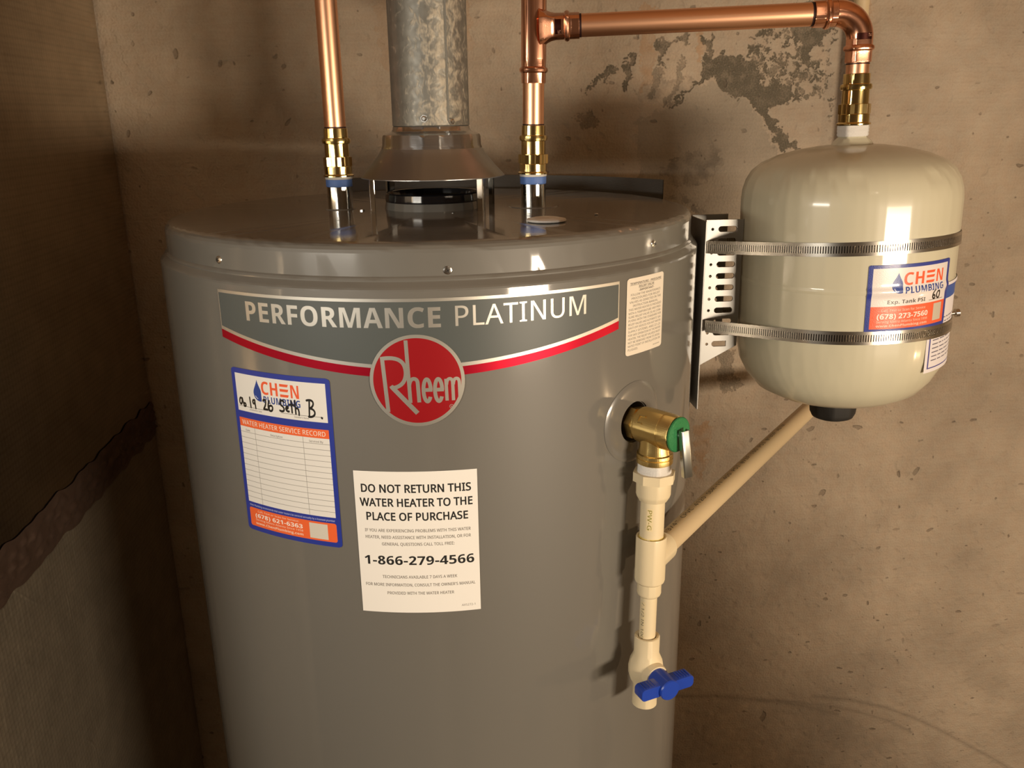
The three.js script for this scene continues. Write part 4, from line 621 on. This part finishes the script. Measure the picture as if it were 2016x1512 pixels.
// unseen shade board placed out of view at the right: it keeps the warm lamp off the lower wall beside the heater
{
  const t = thing('unseen_shade_board', 'unseen board with a slanting edge, out of view at the right, placed to shade the lower wall', 'plywood', [0.55, 0, 0.5]);
  const s = new THREE.Shape(); s.moveTo(0, 0); s.lineTo(0.55, 0); s.lineTo(0.55, H - 1.06); s.lineTo(0.36, H - 0.69); s.lineTo(0.13, H - 0.275); s.lineTo(0, H - 0.275);
  part('sheet', new THREE.ExtrudeGeometry(s, { depth: 0.012, bevelEnabled: false }), M.wood, t);
}
// ------------------------------------------------------------------ unseen lamps outside the frame, and an added fill bulb
function areaLamp(name, label, L) {
  const at = V3(L.at[0], H + L.at[1], L.at[2]), to = V3(L.to[0], H + L.to[1], L.to[2]), g = thing(name, label, 'work lamp', [at.x, 0, at.z]);
  const dir = to.clone().sub(at).normalize(), y = V3(0, 1, 0), x = V3().crossVectors(y, dir).normalize(), yy = V3().crossVectors(dir, x), Mx = new THREE.Matrix4().makeBasis(x, yy, dir).setPosition(V3(0, at.y, 0));
  const place = (geo) => geo.applyMatrix4(Mx);
  const hs = new RoundedBoxGeometry(L.w + 0.04, L.h + 0.04, 0.05, 2, 0.01); hs.translate(0, 0, -0.032); part('housing', place(hs), M.lampBody, g);
  part('lamp_diffuser', place(new THREE.PlaneGeometry(L.w, L.h).translate(0, 0, -0.004)), S({ color: rgb(0.02, 0.02, 0.02), emissive: rgb(...L.color), emissiveIntensity: 1.5, roughness: 0.6 }), g);
  part('pole', rod(V3(0, 0.02, 0), V3(0, at.y, 0).addScaledVector(dir, -0.04), 0.012, 20), M.lampBody, g);
  part('base', lathe([[0, 0], [0.14, 0], [0.14, 0.012], [0.13, 0.02], [0, 0.02]], 40), M.lampBody, g);
  const light = new THREE.RectAreaLight(rgb(...L.color), L.power, L.w, L.h); light.position.copy(at); light.lookAt(to); scene.add(light); light.name = 'unseen_strip_lamp_light';
}
areaLamp('unseen_strip_lamp', 'unseen warm strip lamp behind the camera at the right, placed to light the heater and tank', LAMP_WARM);
areaLamp('unseen_strip_lamp', 'unseen cooler strip lamp out of view at the left, placed to light the heater front', LAMP_COOL);
{
  const L = LAMP_SIDE, g = thing('unseen_side_lamp', 'unseen warm bulb out of view at the right, placed to brighten the right wall and tank', 'lamp', [L.at[0], 0, L.at[2]]), y = H + L.at[1];
  part('base', lathe([[0, 0], [0.11, 0], [0.11, 0.012], [0.10, 0.02], [0, 0.02]], 40), M.lampBody, g); part('pole', rod(V3(0, 0.02, 0), V3(0, y - 0.07, 0), 0.010, 16), M.lampBody, g);
  part('holder', lathe([[0.010, y - 0.075], [0.020, y - 0.07], [0.020, y - 0.03], [0, y - 0.03]], 24), M.lampBody, g);
  part('bulb', new THREE.SphereGeometry(0.03, 24, 16).translate(0, y, 0), S({ color: rgb(0.1, 0.1, 0.1), emissive: rgb(...L.color), emissiveIntensity: 2 }), g);
  const p = new THREE.PointLight(rgb(...L.color), L.power, 0, 2); p.position.set(L.at[0], y, L.at[2]); p.castShadow = true; p.shadow.radius = 1.5; scene.add(p);
}
{
  const L = LAMP_FILL, g = thing('added_fill_lamp', 'added warm bulb under the ceiling for weak fill light', 'lamp', [L.at[0], CEIL, L.at[2]]);
  part('holder', lathe([[0.05, 0], [0.05, -0.012], [0.022, -0.02], [0.020, -0.05], [0, -0.05]], 32), M.tapeWhite, g);
  part('bulb', new THREE.SphereGeometry(0.03, 24, 16).translate(0, -0.08, 0), S({ color: rgb(0.1, 0.1, 0.1), emissive: rgb(...L.color), emissiveIntensity: 3 }), g);
  const p = new THREE.PointLight(rgb(...L.color), L.power, 0, 2); p.position.set(L.at[0], CEIL - 0.08, L.at[2]); p.castShadow = true; p.shadow.radius = 1.5; scene.add(p);
}
renderer.render(scene, camera);
